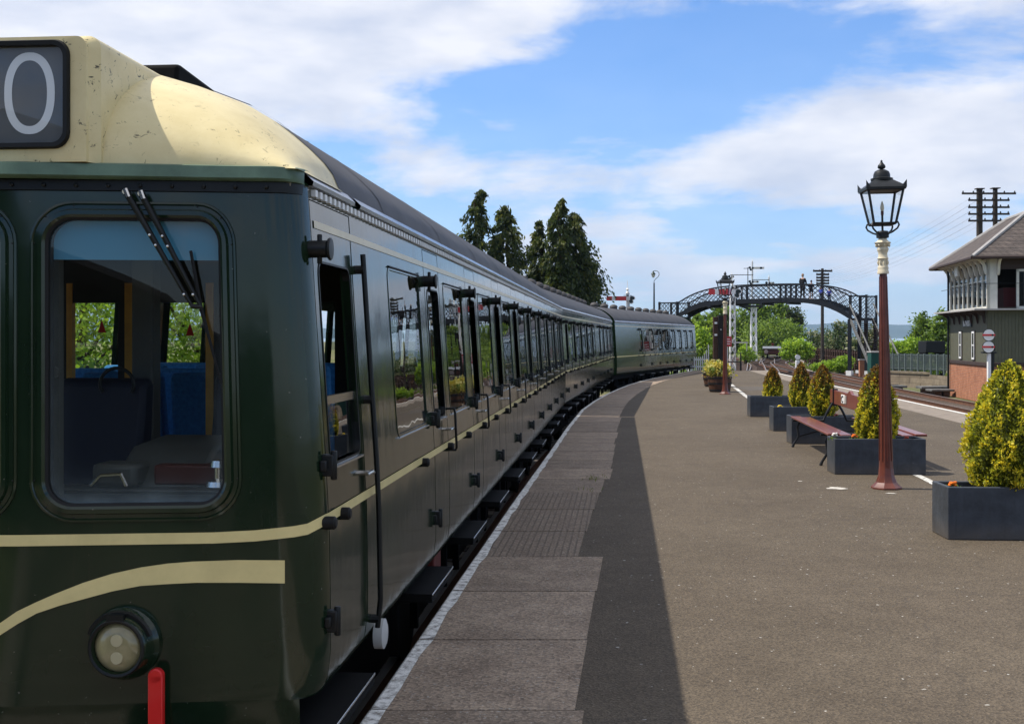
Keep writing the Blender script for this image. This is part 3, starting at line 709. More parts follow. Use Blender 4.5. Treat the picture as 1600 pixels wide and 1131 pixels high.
    # windscreens
    for a, b in ((-1.003, -.348), (-1.665, -1.165), (-CW + .348, -CW + 1.003)):
        m = MB(); c, d_ = .989, 2.073; r = .10
        def L(g, off): return [FP(p, q, off) for p, q in rrect(a - g, b + g, c - g, d_ + g, r + g, 8)]
        def ring4(g0, o0, g1, o1): m.ring(L(g0, o0), L(g1, o1))
        ring4(.060, -.002, .058, .008); ring4(.058, .008, .050, .010); ring4(.050, .010, .044, .005); ring4(.044, .005, .030, .007); ring4(.030, .007, .024, .022); ring4(.024, .022, .008, .024); ring4(.008, .024, -.002, .018)
        m.mat(1); ring4(-.002, .018, -.012, .012); ring4(-.012, .012, -.012, -.03)
        o = m.build('windscreen', [GREEN, RUBBER], t, smooth=50)
        m = MB(); vv = np.linspace(a - .01, b + .01, 10); m.grid([[FP(v, z, -.004) for v in vv] for z in np.linspace(c - .01, d_ + .01, 8)]); m.build('pane', SCREEN, o, smooth=60)
        m = MB(); m.grid([[FP(v, z, -.035) for v in vv] for z in (1.915, 2.08)]); m.build('sun_visor', VISOR, o, smooth=60)
        m = MB()
        for p, q in rrect(a - .042, b + .042, c - .042, d_ + .042, r + .042, 2):
            x_, y_, z_ = FP(p, q, .004); m.lathe([(.0035, .004), (.0035, -.003), (.001, -.005)], (x_, y_, z_), 6, 'y')
        m.build('screw', BLACKM, o)
    # wipers: two parallel arms and a blade
    y0 = front_u(-.7) - .045
    V = lambda X, Y: (-.715 + 0, 0)
    def pix(X, Y, off):                                # point of the right front panel under photo pixel X, Y
        y = 4.52
        for _ in range(4):
            w = at(X, Y, y); rel = Vector((w.x + .715, w.y - 4.7)); U = Vector((.0900, .99594)); Vv = Vector((.99594, -.0900))
            v = rel.dot(Vv); y = 4.7 + (front_u(v) - off) * .99594 - v * .0900
        return (v, front_u(v) - off, w.z)
    m = MB()
    for a, b in (((197, 300), (300, 478)), ((221, 303), (313, 478))):
        p0, p1 = np.array(pix(*a, .05)), np.array(pix(*b, .055))
        m.path([p0, p0 + (p1 - p0) * .42, p1], [.013, .011, .007], 8)
        q = np.array(pix(*a, 0.0)); m.mat(1).tube(q, p0 + np.array((0, -.012, 0)), .010, n=10); m.path([p0 + np.array((0, -.012, .010)), p0 + (p1 - p0) * .05 + np.array((0, -.012, 0))], .009, 6); m.mat(0)
        for k in (.38, .47, .9): m.mat(1).lathe([(.005, .0), (.005, -.018), (.001, -.02)], tuple(p0 + (p1 - p0) * k), 6, 'y'); m.mat(0)
    m.path([pix(298, 478, .055), pix(316, 480, .055)], .009, 8)
    wp = m.build('wiper', [BLACKM, CHROME], t)
    m = MB(); m.path([pix(298, 392, .034), pix(313, 478, .04), pix(330, 540, .034), pix(346, 600, .03)], [.006, .008, .006, .004], 6); m.build('wiper_blade', RUBBER, wp)
    # cream whisker band sweeping over the lower front
    top = [(445, 875), (372, 874.5), (300, 877), (262, 880), (220, 886), (175, 896), (130, 910), (87, 927), (55, 941), (26, 955), (0, 973), (-40, 1010), (-75, 1058), (-92, 1085)]
    bot = [(445, 911), (372, 910), (306, 910), (262, 912), (219, 915), (175, 923.5), (131, 935.5), (94, 945.5), (57, 958), (28, 974), (0, 992), (-40, 1024), (-72, 1085), (-92, 1125)]
    m = MB(); m.grid([[pix(X, Y, .004) for X, Y in top], [pix(X, Y, .004) for X, Y in bot]]); mir = lambda p: (-CW - p[0], p[1], p[2]); m.grid([[mir(pix(X, Y, .004)) for X, Y in top], [mir(pix(X, Y, .004)) for X, Y in bot]]); m.build('whisker_band', BAND, t, smooth=60)
    m = MB(); m.grid([[FP(v, .246, .001) for v in np.linspace(-CW + .06, -.06, 30)], [FP(v, .10, -.02) for v in np.linspace(-CW + .06, -.06, 30)], [FP(v, -.02, -.06) for v in np.linspace(-CW + .06, -.06, 30)]]); m.build('front_valance', GREEN, t, smooth=60)
    # marker lamp
    c = pix(196, 1004, 0); lp = MB(); lp.lathe([(.136, .02), (.136, -.01), (.120, -.03), (.114, -.075), (.108, -.085), (.096, -.088), (.090, -.070)], c, 32, 'y', cap=False)
    la = lp.build('marker_lamp', GREEN, t, smooth=35)
    la['label'] = 'round marker lamp low on the cab front'
    m = MB(); m.lathe([(.092, -.062), (.078, -.076), (.05, -.086), (.02, -.090), (.001, -.0905)], c, 32, 'y', cap=False); m.build('lens', LENS, la)
    m = MB()
    for dz in (.030, -.034): m.lathe([(.024, -.088), (.022, -.0925), (.001, -.093)], (c[0] + .004, c[1], c[2] + dz), 20, 'y')
    m.build('bulb_or_glint', mat('painted_lens_glint', (.40, .36, .22), .3), la)  # pale discs painted as two blurred reflections in the lens
    m = MB(); m.lathe([(.108, -.086), (.103, -.092), (.094, -.089)], c, 32, 'y', cap=False); m.build('rim', BLACKM, la)
    m = MB(); m.path([(c[0] + .122 * math.cos(a), c[1] - .05, c[2] + .122 * math.sin(a)) for a in np.linspace(R(20), R(160), 16)], .012, 6); m.box(c[0] - .035, c[0] + .03, c[1] - .09, c[1] - .02, c[2] + .10, c[2] + .124); m.build('hood', BLACKM, la)
    # red lamp iron
    p = pix(254, 1042, 0); m = MB(); m.box(p[0] - .028, p[0] + .028, p[1] - .075, p[1] - .045, -.16, p[2] - .012); m.box(p[0] - .02, p[0] + .02, p[1] - .046, p[1] + .03, .02, .05)
    m.lathe([(.026, -.075), (.028, -.072), (.028, -.048), (.026, -.045)], (p[0], p[1], p[2] - .014), 20, 'y')
    m.build('lamp_bracket', RED, t, bevel=.008, smooth=40)
    # buffers and beam (below the frame edge)
    m = MB(); m.box(-CW + .15, -.15, -.12, .0, -.14, .20); m.build('buffer_beam', SOOT, t, smooth=0)
    bf = None
    for v in (-CW / 2 - .87, -CW / 2 + .87):
        if bf is None: bf = MB().lathe([(.12, .0), (.11, -.35), (.08, -.36), (.08, -.55), (.23, -.58), (.23, -.61), (.05, -.625)], (0, 0, 0), 24, 'y').build('buffer', BLACKM, t, loc=(v, -.25, -.28))
        else: dup(bf, (v, -.25, -.28), parent=t)
    # long handrail beside the cab door
    m = MB(); hr = [(sv(1.93), .80, 1.93), (sv(1.93) + .05, .80, 1.93)]
    m.path([(sv(z) + .036, .78 + .02 * (1.97 - z) / 1.7, z) for z in np.linspace(2.0, .30, 14)], .0125, 8)
    for z in (1.93, 1.34, .34): m.tube((sv(z) - .01, .78 + .02 * (1.97 - z) / 1.7, z), (sv(z) + .036, .78 + .02 * (1.97 - z) / 1.7, z), .02, n=8)
    m.build('handrail', BLACKM, t)
    m = MB(); m.lathe([(.07, -.03), (.07, .012), (.05, .02), (.001, .022)], (.02, .95, .235), 20, 'x'); m.build('filler_cap', mat('pale_grey_cap', (.45, .45, .43), .5), t)
    m = MB(); m.box(-.24, -.10, 3.30, 3.60, .0, .20); m.build('equipment_box', OLDRED, t, bevel=.01)
    # --- inside
    m = MB(); m.box(-CW + .06, -.06, -.10, 20.0, .255, .285); m.build('floor', INNER, t, smooth=0)
    m = MB(); m.box(-CW + .12, -.12, -.12, 20.0, 2.20, 2.215); m.build('ceiling', mat('dull_cream_ceiling', (.30, .27, .20), .7), t, smooth=0)
    pu = 1.34; m = MB()                                # partition behind the driver with glazed openings
    edges = [(-CW + .08, -2.18), (-1.66, -1.30), (-1.06, -.94), (-.56, -.09)]
    m.box(-CW + .08, -.09, pu, pu + .04, .285, .80); m.box(-CW + .09, -.10, pu, pu + .04, 1.80, 2.2)
    m.box(-CW + .08, -2.45, pu, pu + .04, .80, 1.80); m.box(-1.85, -1.70, pu, pu + .04, .80, 1.80); m.box(-1.43, -1.36, pu, pu + .04, .80, 1.80); m.box(-.93, -.80, pu, pu + .04, .80, 1.80); m.box(-.30, -.09, pu, pu + .04, .80, 1.80)
    pt = m.build('cab_partition', INNER, t, smooth=0)
    m = MB(); m.box(-1.39, -1.35, pu - .012, pu + .03, .8, 1.9); m.box(-.965, -.925, pu - .01, pu + .03, .8, 1.9); m.box(-1.70, -1.67, pu - .01, pu + .03, .8, 1.9); m.build('wooden_post', WOOD, pt, smooth=0)
    m = MB(); m.box(-1.05, -.95, .60, .70, .285, 2.2); m.build('cab_pillar', INGREY, t, bevel=.01)
    tri = MB()
    for X, Y in ((137, 510), (283, 515)):
        y = 4.7 + 1.30; w = at(X, Y, y); rel = Vector((w.x + .715, w.y - 4.7)); v = rel.dot(Vector((.99594, -.09)))
        tri.add([(v - .022, pu - .006, w.z - .03), (v + .022, pu - .006, w.z - .03), (v, pu - .006, w.z + .035)], [(0, 1, 2)])
    tri.build('warning_sticker', RED, pt, smooth=0)
    def seat(nm, v, u, w, zt, m_, face=1):
        s = MB(); s.prism([(u, .70), (u + .06 * face, .98), (u + .10 * face, zt - .16), (u + .11 * face, zt - .02), (u + .06 * face, zt), (u - .0 * face, zt - .02), (u - .03 * face, zt - .18), (u - .09 * face, .98), (u - .12 * face, .70)], v - w / 2, v + w / 2, 'yz')
        s.box(v - w / 2, v + w / 2, u - .55 * face if face > 0 else u, u if face > 0 else u + .55, .60, .74); s.box(v - w / 2 + .05, v + w / 2 - .05, u - .4 if face > 0 else u + .05, u - .05 if face > 0 else u + .4, .285, .60)
        return s.build(nm, m_, t, bevel=.025, smooth=50)
    seat('driver_seat', -1.11, .42, .40, 1.45, DARKSEAT); seat('second_cab_seat', -.60, .92, .36, 1.46, DARKSEAT)
    for nm_, v, z_ in (('grab_ring', -1.03, 1.42), ('grab_ring', -.60, 1.46)):
        m = MB(); m.path([(v + .075 * math.cos(a), .40 if v < -.6 else .80, z_ + .07 * math.sin(a)) for a in np.linspace(R(-30), R(210), 18)], .008, 6); m.build('grab_ring', CHROME if 0 else BLACKM, t)
    sp = None
    for u in (2.05, 2.95, 3.85, 4.75):
        for v in (-1.16, -1.68, -2.35):
            if sp is None: sp = seat('passenger_seat', -1.16, 2.05, .46, 1.43, BLUESEAT, -1)
            else: dup(sp, (v + 1.16, u - 2.05, 0), parent=t)
    m = MB(); m.box(-CW + .3, -.3, -.10, .0, .285, 1.02); m.box(-CW + .3, -.3, -.11, .04, 1.02, 1.035); m.build('driving_desk', mat('black_desk', (.02, .02, .02), .4), t, bevel=.01)
    m = MB(); m.prism([(-.02, .30), (-.02, 1.04), (.05, 1.12), (.16, 1.18), (.50, 1.20), (.50, .30)], -.86, -.50, 'yz'); m.box(-.92, -.74, -.1, .06, 1.04, 1.13); m.build('brake_console', INGREY, t, bevel=.02)
    m = MB(); m.box(-.70, -.45, -.02, .1, 1.04, 1.12); m.build('instrument_case', mat('dark_red_case', (.06, .015, .01), .5), t, bevel=.01)
    m = MB(); m.lathe([(.055, 0), (.05, .02), (.02, .03), (.02, .07), (.035, .075), (.03, .10), (.001, .105)], (-.42, -.06, 1.045), 16); m.path([(-.90, -.14, 1.05), (-.86, -.14, 1.09), (-.78, -.14, 1.095), (-.76, -.14, 1.05)], .008, 6); m.build('controller', CHROME, t)
    m = MB(); m.box(-1.045, -1.0, -.20, -.16, 1.0, 2.0); m.lathe([(.022, .0), (.022, -.01), (.001, -.012)], (-1.0, -.235, 1.49), 14, 'y'); m.build('screen_post', INGREY, t)
cab_front(car1)
# ------------------------------------------------------------------ ground, platform, tracks
EDGE_PTS = [(-12.0, -2.30), (5.55, -.579), (8.19, -.330), (8.88, -.262), (11.32, -.030), (13.66, .20), (16.64, .50), (21.6, .985), (26.95, 1.555), (30.9, 2.12), (34.5, 2.71), (38.07, 3.36), (41.2, 3.98), (44.1, 4.62), (48, 5.60), (52, 6.77), (55.5, 7.78), (59.7, 9.05), (64, 10.45)]
EY = np.array([p[0] for p in EDGE_PTS]); EX = np.array([p[1] for p in EDGE_PTS])
EX = np.interp(EY, EY, np.convolve(np.pad(EX - .0 * EY, 1, mode='edge'), [0, 1, 0], 'valid'))
def ex(y): return float(np.interp(y, EY, EX))
RY = [-12, 25.5, 32.7, 40.6, 55.4, 60.5]; RX = [6.6, 9.75, 10.35, 10.95, 12.3, 12.85]
def rx(y): return float(np.interp(y, RY, RX))
YEND = 60.0
def sheet(name, pts_rows, m, kind='structure', smooth=0):
    mb = MB(); mb.grid(pts_rows); o = mb.build(name, m, smooth=smooth, fix=False); return struct(o, kind)
GROUND = mat('rough_grassy_ground', (0.075, 0.085, 0.03), 0.95, col2=(0.16, 0.15, 0.07), vscale=.35, bump=.5, bscale=3)
sheet('ground', [[(-3500, -60, -1.22), (4500, -60, -1.22)], [(-3500, 900, -1.22), (4500, 900, -1.22)]], GROUND)
SEA = mat('grey_blue_sea', (0.22, 0.30, 0.38), 0.5)
sheet('sea', [[(-3500, 900, -1.21), (4500, 900, -1.21)], [(-12000, 9000, -1.21), (16000, 9000, -1.21)]], SEA)
ys = [-12] + list(np.arange(-10, 60.01, 1.0))
pf = MB()
pf.grid([[(ex(y) + .02, y, 0), (ex(y) + (rx(y) - ex(y)) * .5, y, 0.0), (rx(y), y, 0)] for y in ys])
pf.mat(1)
pf.grid([[(ex(y) + .04, y, -1.25), (ex(y) + .04, y, -.004)] for y in ys]); pf.grid([[(rx(y), y, 0), (rx(y), y, -1.25)] for y in ys]); pf.grid([[(ex(60) + .04, 60, 0), (rx(60), 60, 0)], [(ex(60) + .04, 60, -1.25), (rx(60), 60, -1.25)]])
struct(pf.build('platform', [ASPH, m_brick('sooty_platform_brick', (.10, .06, .045), (.07, .045, .035), (.10, .09, .08))], smooth=0, fix=False))
# row of coping slabs along the train, as laid: widths and lengths vary
joints = [-11.6 + 1.225 * k for k in range(12)]
joints = [4.0 - 1.22 * 6 + 1.22 * k for k in range(8)] + [6.44, 7.67, 8.88, 10.05, 11.32, 12.58, 13.78, 14.85, 15.86, 17.1, 18.3, 19.4, 20.6]
joints = sorted(q for q in joints if q < 5.3) + [q for q in joints if q > 5.3]
while joints[-1] < 59: joints.append(joints[-1] + 1.22 + .1 * random.random())
sl_ = MB(); ed = MB()
for a, b in zip(joints[:-1], joints[1:]):
    wd = .90 + .02 * random.uniform(-1, 1); k = random.choice([0, 0, 1, 2])
    if 8.8 < a < 13.7: wd = .745 + .012 * (a - 8.8) * 2.0; k = 3 if a < 12.5 else 1
    if a > 29: wd = .88 - .004 * (a - 29)
    a2, b2 = a + .009, b - .009; z = .006 + .004 * random.random()
    sl_.mat(k).add([(ex(a2), a2, z), (ex(a2) + wd, a2, z), (ex(b2) + wd + .015, b2, z), (ex(b2), b2, z), (ex(a2), a2, -.12), (ex(a2) + wd, a2, -.1), (ex(b2) + wd + .015, b2, -.1), (ex(b2), b2, -.12)], [(0, 1, 2, 3), (4, 5, 1, 0), (5, 6, 2, 1), (6, 7, 3, 2), (7, 4, 0, 3)])
    n = 4
    lw = [.066 + .006 * math.sin(q * 5.1) + .006 * math.sin(q * 13) for q in np.linspace(a2, b2, n + 1)]
    ed.grid([[(ex(q) + .002, q, z + .004), (ex(q) + w_, q, z + .004)] for q, w_ in zip(np.linspace(a2, b2, n + 1), lw)])
    ed.grid([[(ex(q) - .003, q, z + .004), (ex(q) - .003, q, -.075)] for q in np.linspace(a2, b2, 2)])
struct(sl_.build('platform_coping_slabs', SLAB, smooth=0, fix=False)); struct(ed.build('platform_edge_line', EDGE, smooth=0, fix=False))
rl = MB(); rl.grid([[(rx(y) - .15, y, .004), (rx(y) - .03, y, .004)] for y in ys])
struct(rl.build('far_platform_edge_line', mat('far_white_line_paint', (.55, .54, .50), .8, var=.25, vscale=9), smooth=0, fix=False))
rl = MB(); rl.grid([[(rx(y) - 1.0, y, .003), (rx(y) - .17, y, .003)] for y in ys])
struct(rl.build('far_platform_coping', mat('pale_far_coping', (.21, .175, .14), .9, var=.22, vscale=4), smooth=0, fix=False))
rl = MB(); lx = lambda y: float(np.interp(y, [9.9, 14.1, 24.8, 33.8, 40.8, 59], [4.28, 4.78, 5.42, 6.55, 7.48, 10.0]))
rl.grid([[(lx(y) - .038 - .0006 * y, y, .004), (lx(y) + .038 + .0006 * y, y, .004)] for y in np.linspace(10, 42, 60)])
struct(rl.build('platform_centre_line', LINE, smooth=0, fix=False))
# stains on the asphalt
def blot(y, x, a, b, m, name, z=.0045):
    mb = MB(); n = 26; mb.add([(x + a * (1 + .25 * math.sin(3 * t + x) + .15 * math.sin(7 * t)) * math.cos(t), y + b * (1 + .22 * math.sin(4 * t + y)) * math.sin(t), z) for t in np.linspace(0, 2 * math.pi, n, endpoint=False)], [tuple(range(n))])
    struct(mb.build(name, m, smooth=0, fix=False))
SPILL = mat('pale_dried_spill', (.46, .43, .38), .9, var=.2, vscale=30)
p = at(1307, 763, 3045.6 / (763 - HZ)); blot(p.y, p.x, .105, .10, SPILL, 'dried_spill')
p = at(1392, 771, 3045.6 / (771 - HZ)); blot(p.y, p.x, .05, .035, SPILL, 'dried_spill')
p = at(1250, 752, 3045.6 / (752 - HZ)); blot(p.y, p.x, .025, .03, SPILL, 'dried_spill')
PATCH = mat('dark_asphalt_patch', (.085, .072, .058), .9, var=.2, vscale=9)
p = at(1181, 607, 3045.6 / (607 - HZ)); mb = MB(); mb.add([(p.x - .55, p.y - 1.6, .0045), (p.x + .55, p.y - 1.5, .0045), (p.x + .5, p.y + 1.4, .0045), (p.x - .6, p.y + 1.2, .0045)], [(0, 1, 2, 3)]); struct(mb.build('asphalt_patch', PATCH, smooth=0, fix=False))
for X, Y, a, b in ((1140, 690, .9, .35), (1440, 900, .7, .3), (1260, 985, .5, .3)):
    pass
# ballast beds and rails
def track(name, pts, sleepers=True, gauge=1.435, z=-.915, bed=True):
    pts = np.array(pts, float); d = np.concatenate([[0], np.cumsum(np.linalg.norm(np.diff(pts, axis=0), axis=1))])
    s = np.arange(0, d[-1], 1.0); P = np.stack([np.interp(s, d, pts[:, 0]), np.interp(s, d, pts[:, 1])], 1)
    for _ in range(6): P[1:-1] = (P[:-2] + 2 * P[1:-1] + P[2:]) / 4
    T = np.gradient(P, axis=0); T /= np.linalg.norm(T, axis=1)[:, None]; Nn = np.stack([T[:, 1], -T[:, 0]], 1)
    if bed:
        b = MB(); b.grid([[(*(p + n * q), h) for q, h in ((-2.3, -1.216), (-1.5, z - .17), (1.5, z - .17), (2.3, -1.216))] for p, n in zip(P, Nn)])
        struct(b.build('ballast_bed', BALLAST, smooth=0, fix=False))
    r = MB()
    for sgn in (-1, 1):
        o = sgn * (gauge / 2 + .035)
        r.mat(0).grid([[(*(p + n * (o + q)), h) for q, h in ((-.07, z - .158), (-.07, z - .145), (-.012, z - .13), (-.012, z - .04), (-.036, z - .03), (-.036, z - .003))] for p, n in zip(P, Nn)])
        r.grid([[(*(p + n * (o + q)), h) for q, h in ((.07, z - .158), (.07, z - .145), (.012, z - .13), (.012, z - .04), (.036, z - .03), (.036, z - .003))] for p, n in zip(P, Nn)])
        r.mat(1).grid([[(*(p + n * (o + q)), z) for q in (-.034, .034)] for p, n in zip(P, Nn)])
    struct(r.build('railway_track', [RUST, RAILTOP], smooth=0, fix=False))
    if sleepers:
        k = MB()
        for i in np.arange(0, len(P) - 1, .72):
            j = int(i); f = i - j; p = P[j] * (1 - f) + P[j + 1] * f; n = Nn[j]; tt = T[j]
            c = [p + n * a + tt * b for a, b in ((-1.28, -.125), (1.28, -.125), (1.28, .125), (-1.28, .125))]
            k.add([(*q, z - .20) for q in c] + [(*q, z - .155) for q in c], [(4, 5, 6, 7), (0, 1, 5, 4), (1, 2, 6, 5), (2, 3, 7, 6), (3, 0, 4, 7)])
        struct(k.build('track_sleepers', SLEEPER, smooth=0, fix=False))
tA = [(-3.6, -14)] + [(-.715 - 1.415 + .0904 * q + .09 * 0, 4.7 + q) for q in np.linspace(-5, 19, 6)] + [(-.21 + .135 * q, 25.6 + q) for q in (1, 9, 18)] + [(2.6 + .30 * q, 45.4 + q) for q in (2, 9, 17)] + [(13.4, 78), (18.0, 95), (21.5, 112), (24.9, 132), (27.6, 150), (30.5, 175)]
track('a', tA)
track('b', [(13.6, 10), (15.9, 32), (17.0, 43), (18.1, 55), (21.2, 85), (25.4, 120), (31.5, 148), (38, 170), (47, 195)])
track('c', [(13.4, 66), (15.6, 78), (18.7, 92), (22.3, 110), (26.6, 132), (30.0, 146)], bed=False)
track('d', [(8.0, -14), (11.2, 25.5), (11.9, 33), (12.55, 41), (14.0, 55), (17.6, 75), (21.8, 95), (27.6, 125), (34.5, 150)])
track('e', [(22.0, 70), (24.2, 88), (28.2, 112), (36, 140)], bed=True)
# far shore
HILL = mat('far_green_hills', (0.055, 0.075, 0.06), 1.0, spec=0, var=.2, vscale=.002)
mb = MB(); xs = np.linspace(-9000, 12000, 220); dp = 7800
def hh(x): return max(0, 80 + 26 * math.sin(x / 610) + 18 * math.sin(x / 237 + 1) + 70 * math.exp(-((x - 2500) / 420) ** 2) + 25 * math.exp(-((x - 1900) / 300) ** 2) + 8 * math.sin(x / 91))
mb.grid([[(x, dp + (0, 900, 2400)[i], (-1.3, hh(x), -1.3)[i]) for x in xs] for i in range(3)])
struct(mb.build('far_hills', HILL, smooth=80, fix=False))

# ------------------------------------------------------------------ foliage
def leaf_arrays(P, Dn, L_, W_, jit=.7, droop=0.0):
    n = len(P); d = Dn + rng.normal(0, jit, (n, 3)); d[:, 2] -= droop; d /= np.linalg.norm(d, axis=1)[:, None] + 1e-9
    r = rng.normal(0, 1, (n, 3)); s = np.cross(d, r); s /= np.linalg.norm(s, axis=1)[:, None] + 1e-9
    l = (L_ * rng.uniform(.6, 1.35, n))[:, None]; w = (W_ * rng.uniform(.6, 1.35, n))[:, None]
    nn = np.cross(d, s)
    V = np.stack([P - d * l * .5, P + s * w * .5 + nn * w * .12, P + d * l * .5, P - s * w * .5 + nn * w * .12], 1)
    return V.reshape(-1, 3)
def leaf_mesh(name, V, mats, mi, parent=None):
    n = len(V) // 4; me = bpy.data.meshes.new(name); me.vertices.add(4 * n); me.vertices.foreach_set('co', V.astype(np.float32).ravel())
    me.loops.add(4 * n); me.loops.foreach_set('vertex_index', np.arange(4 * n, dtype=np.int32))
    me.polygons.add(n); me.polygons.foreach_set('loop_start', np.arange(0, 4 * n, 4, dtype=np.int32)); me.polygons.foreach_set('loop_total', np.full(n, 4, dtype=np.int32))
    for q in mats: me.materials.append(q)
    me.polygons.foreach_set('material_index', mi.astype(np.int32)); me.update(calc_edges=True); me.validate()
    o = bpy.data.objects.new(name, me); COL.objects.link(o)
    if parent is not None: o.parent = parent
    return o
def crown(parent, blobs, n, L_, W_, mats, fill=.55, droop=.0, name='crown', jit=.8, clump=40, squash=1.0):
    """leaf clumps spread through a set of ellipsoids (cx,cy,cz, rx,ry,rz)"""
    vol = np.array([b[3] * b[4] * b[5] for b in blobs]) ** .67; pick = rng.choice(len(blobs), n // clump + 1, p=vol / vol.sum())
    B = np.array(blobs)[pick]; d = rng.normal(0, 1, (len(B), 3)); d /= np.linalg.norm(d, axis=1)[:, None]
    rad = rng.uniform(fill, 1.05, len(B))[:, None]; C = B[:, :3] + d * rad * B[:, 3:6]
    cs = rng.uniform(.5, 1.3, len(B)); cm = rng.choice(len(mats), len(B), p=[.36, .40, .24] if len(mats) == 3 else None)
    P = []; D = []; M_ = []
    for i in range(len(B)):
        r = np.mean(B[i, 3:6]) * .26 * cs[i]; k = clump
        o = rng.normal(0, 1, (k, 3)) * r * np.array((1, 1, .7 * squash)); P.append(C[i] + o)
        D.append(np.repeat((d[i] + np.array((0, 0, .15)))[None], k, 0) * .8); mm = np.full(k, cm[i]); q = rng.random(k) < .25; mm[q] = rng.integers(0, len(mats), q.sum()); M_.append(mm)
    P = np.concatenate(P); D = np.concatenate(D)
    return leaf_mesh(name, leaf_arrays(P, D, L_, W_, jit, droop), mats, np.concatenate(M_), parent)
def trunk(parent, h, r, limbs=(), name='trunk', z0=0):
    m = MB(); m.path([(0, 0, z0), (.06 * h * .2, 0, z0 + h * .35), (.02 * h, .02 * h, z0 + h * .7), (0, 0, z0 + h)], [r, r * .8, r * .55, r * .22], 9)
    for a, b, c, l in limbs: m.path([(0, 0, b), (l * .5 * math.cos(a), l * .5 * math.sin(a), b + c * .35), (l * math.cos(a), l * math.sin(a), b + c)], [r * .45, r * .3, r * .12], 7)
    return m.build(name, BARK, parent, smooth=60)
def spire(parent, h, r, n, mats, L_, W_, z0=0, lean=(0, 0), gap=.0, seed=0, top=.03, hook=0):
    """drooping conifer: whorls of hanging branch sprays up a leaning stem"""
    g = np.random.default_rng(seed); P = []; D = []; M_ = []
    nb = max(30, n // 60)
    for i in range(nb):
        t = (i + g.random()) / nb; t = t ** .85; hz = z0 + h * (gap + (1 - gap) * t)
        rr = r * ((1 - t) ** .66 + top) * g.uniform(.35, 1.35); a = g.uniform(0, 2 * math.pi)
        bx = lean[0] * t ** 1.5 + hook * max(0, t - .9) * 10 * h * .02; by = lean[1] * t ** 1.5
        k = int(60 * (.35 + .65 * rr / r) * 1.3) + 4; q = g.uniform(.25, 1.0, k) ** .8
        x = bx + np.cos(a) * rr * q + g.normal(0, .06 + .05 * rr, k); y = by + np.sin(a) * rr * q + g.normal(0, .06 + .05 * rr, k)
        zc = hz + rr * .35 * q - rr * .75 * q ** 2 - np.abs(g.normal(0, .10 + .12 * rr, k)) * q
        P.append(np.stack([x, y, zc], 1)); D.append(np.tile((math.cos(a) * .5, math.sin(a) * .5, -.9), (k, 1)))
        c = g.choice(3, p=[.46, .36, .18]); mm = np.full(k, c); w = g.random(k) < .25; mm[w] = g.integers(0, 3, w.sum()); M_.append(mm)
    return leaf_mesh('crown', leaf_arrays(np.concatenate(P), np.concatenate(D), L_, W_, .35), mats, np.concatenate(M_), parent)

# ------------------------------------------------------------------ platform furniture
def kground(X, Y): y = EYE * F / (Y - HZ); return (ax(X, y), y)
THETA = -math.atan(.0945)
PL = [(3.50, 9.66, 'right-hand grey trough planter nearest the camera, holding the largest golden bush'),
      (3.83, 14.28, 'grey trough planter right behind the near lamp post at the end of the bench'),
      (4.27, 18.38, 'grey trough planter at the far end of the bench, partly hidden by the seat'),
      (4.54, 20.90, 'grey trough planter second from the far end of the row'),
      (4.89, 24.70, 'farthest grey trough planter, holding the smallest bronze topped bush')]
def make_planter(label):
    t = thing('trough_planter', label, 'planter', group='grey trough planters')
    w, d, h, th = 1.07, .42, .425, .035; m = MB()
    o0 = [(0, 0), (w, 0), (w, d), (0, d)]; i0 = [(th, th), (w - th, th), (w - th, d - th), (th, d - th)]
    vs = [(*q, .0) for q in o0] + [(*q, h) for q in o0] + [(*q, h) for q in i0] + [(*q, h - .07) for q in i0]
    m.add(vs, [(i, (i + 1) % 4, 4 + (i + 1) % 4, 4 + i) for i in range(4)] + [(4 + i, 4 + (i + 1) % 4, 8 + (i + 1) % 4, 8 + i) for i in range(4)] + [(8 + i, 8 + (i + 1) % 4, 12 + (i + 1) % 4, 12 + i) for i in range(4)] + [(3, 2, 1, 0)])
    m.build('trough', PLANTER, t, smooth=0, bevel=.008)
    m = MB(); nx, ny = 16, 7
    m.grid([[(th + (w - 2 * th) * i / nx, th + (d - 2 * th) * j / ny, h - .05 + .012 * rng.standard_normal()) for i in range(nx + 1)] for j in range(ny + 1)]); m.build('soil', SOIL, t, smooth=60, fix=False)
    return t
p0 = make_planter(PL[0][2]); p0.location = (PL[0][0], PL[0][1], 0); p0.rotation_euler = (0, 0, THETA * .45)
for x, y, lb in PL[1:]: dup(p0, (x, y, 0), THETA * .45, lb)
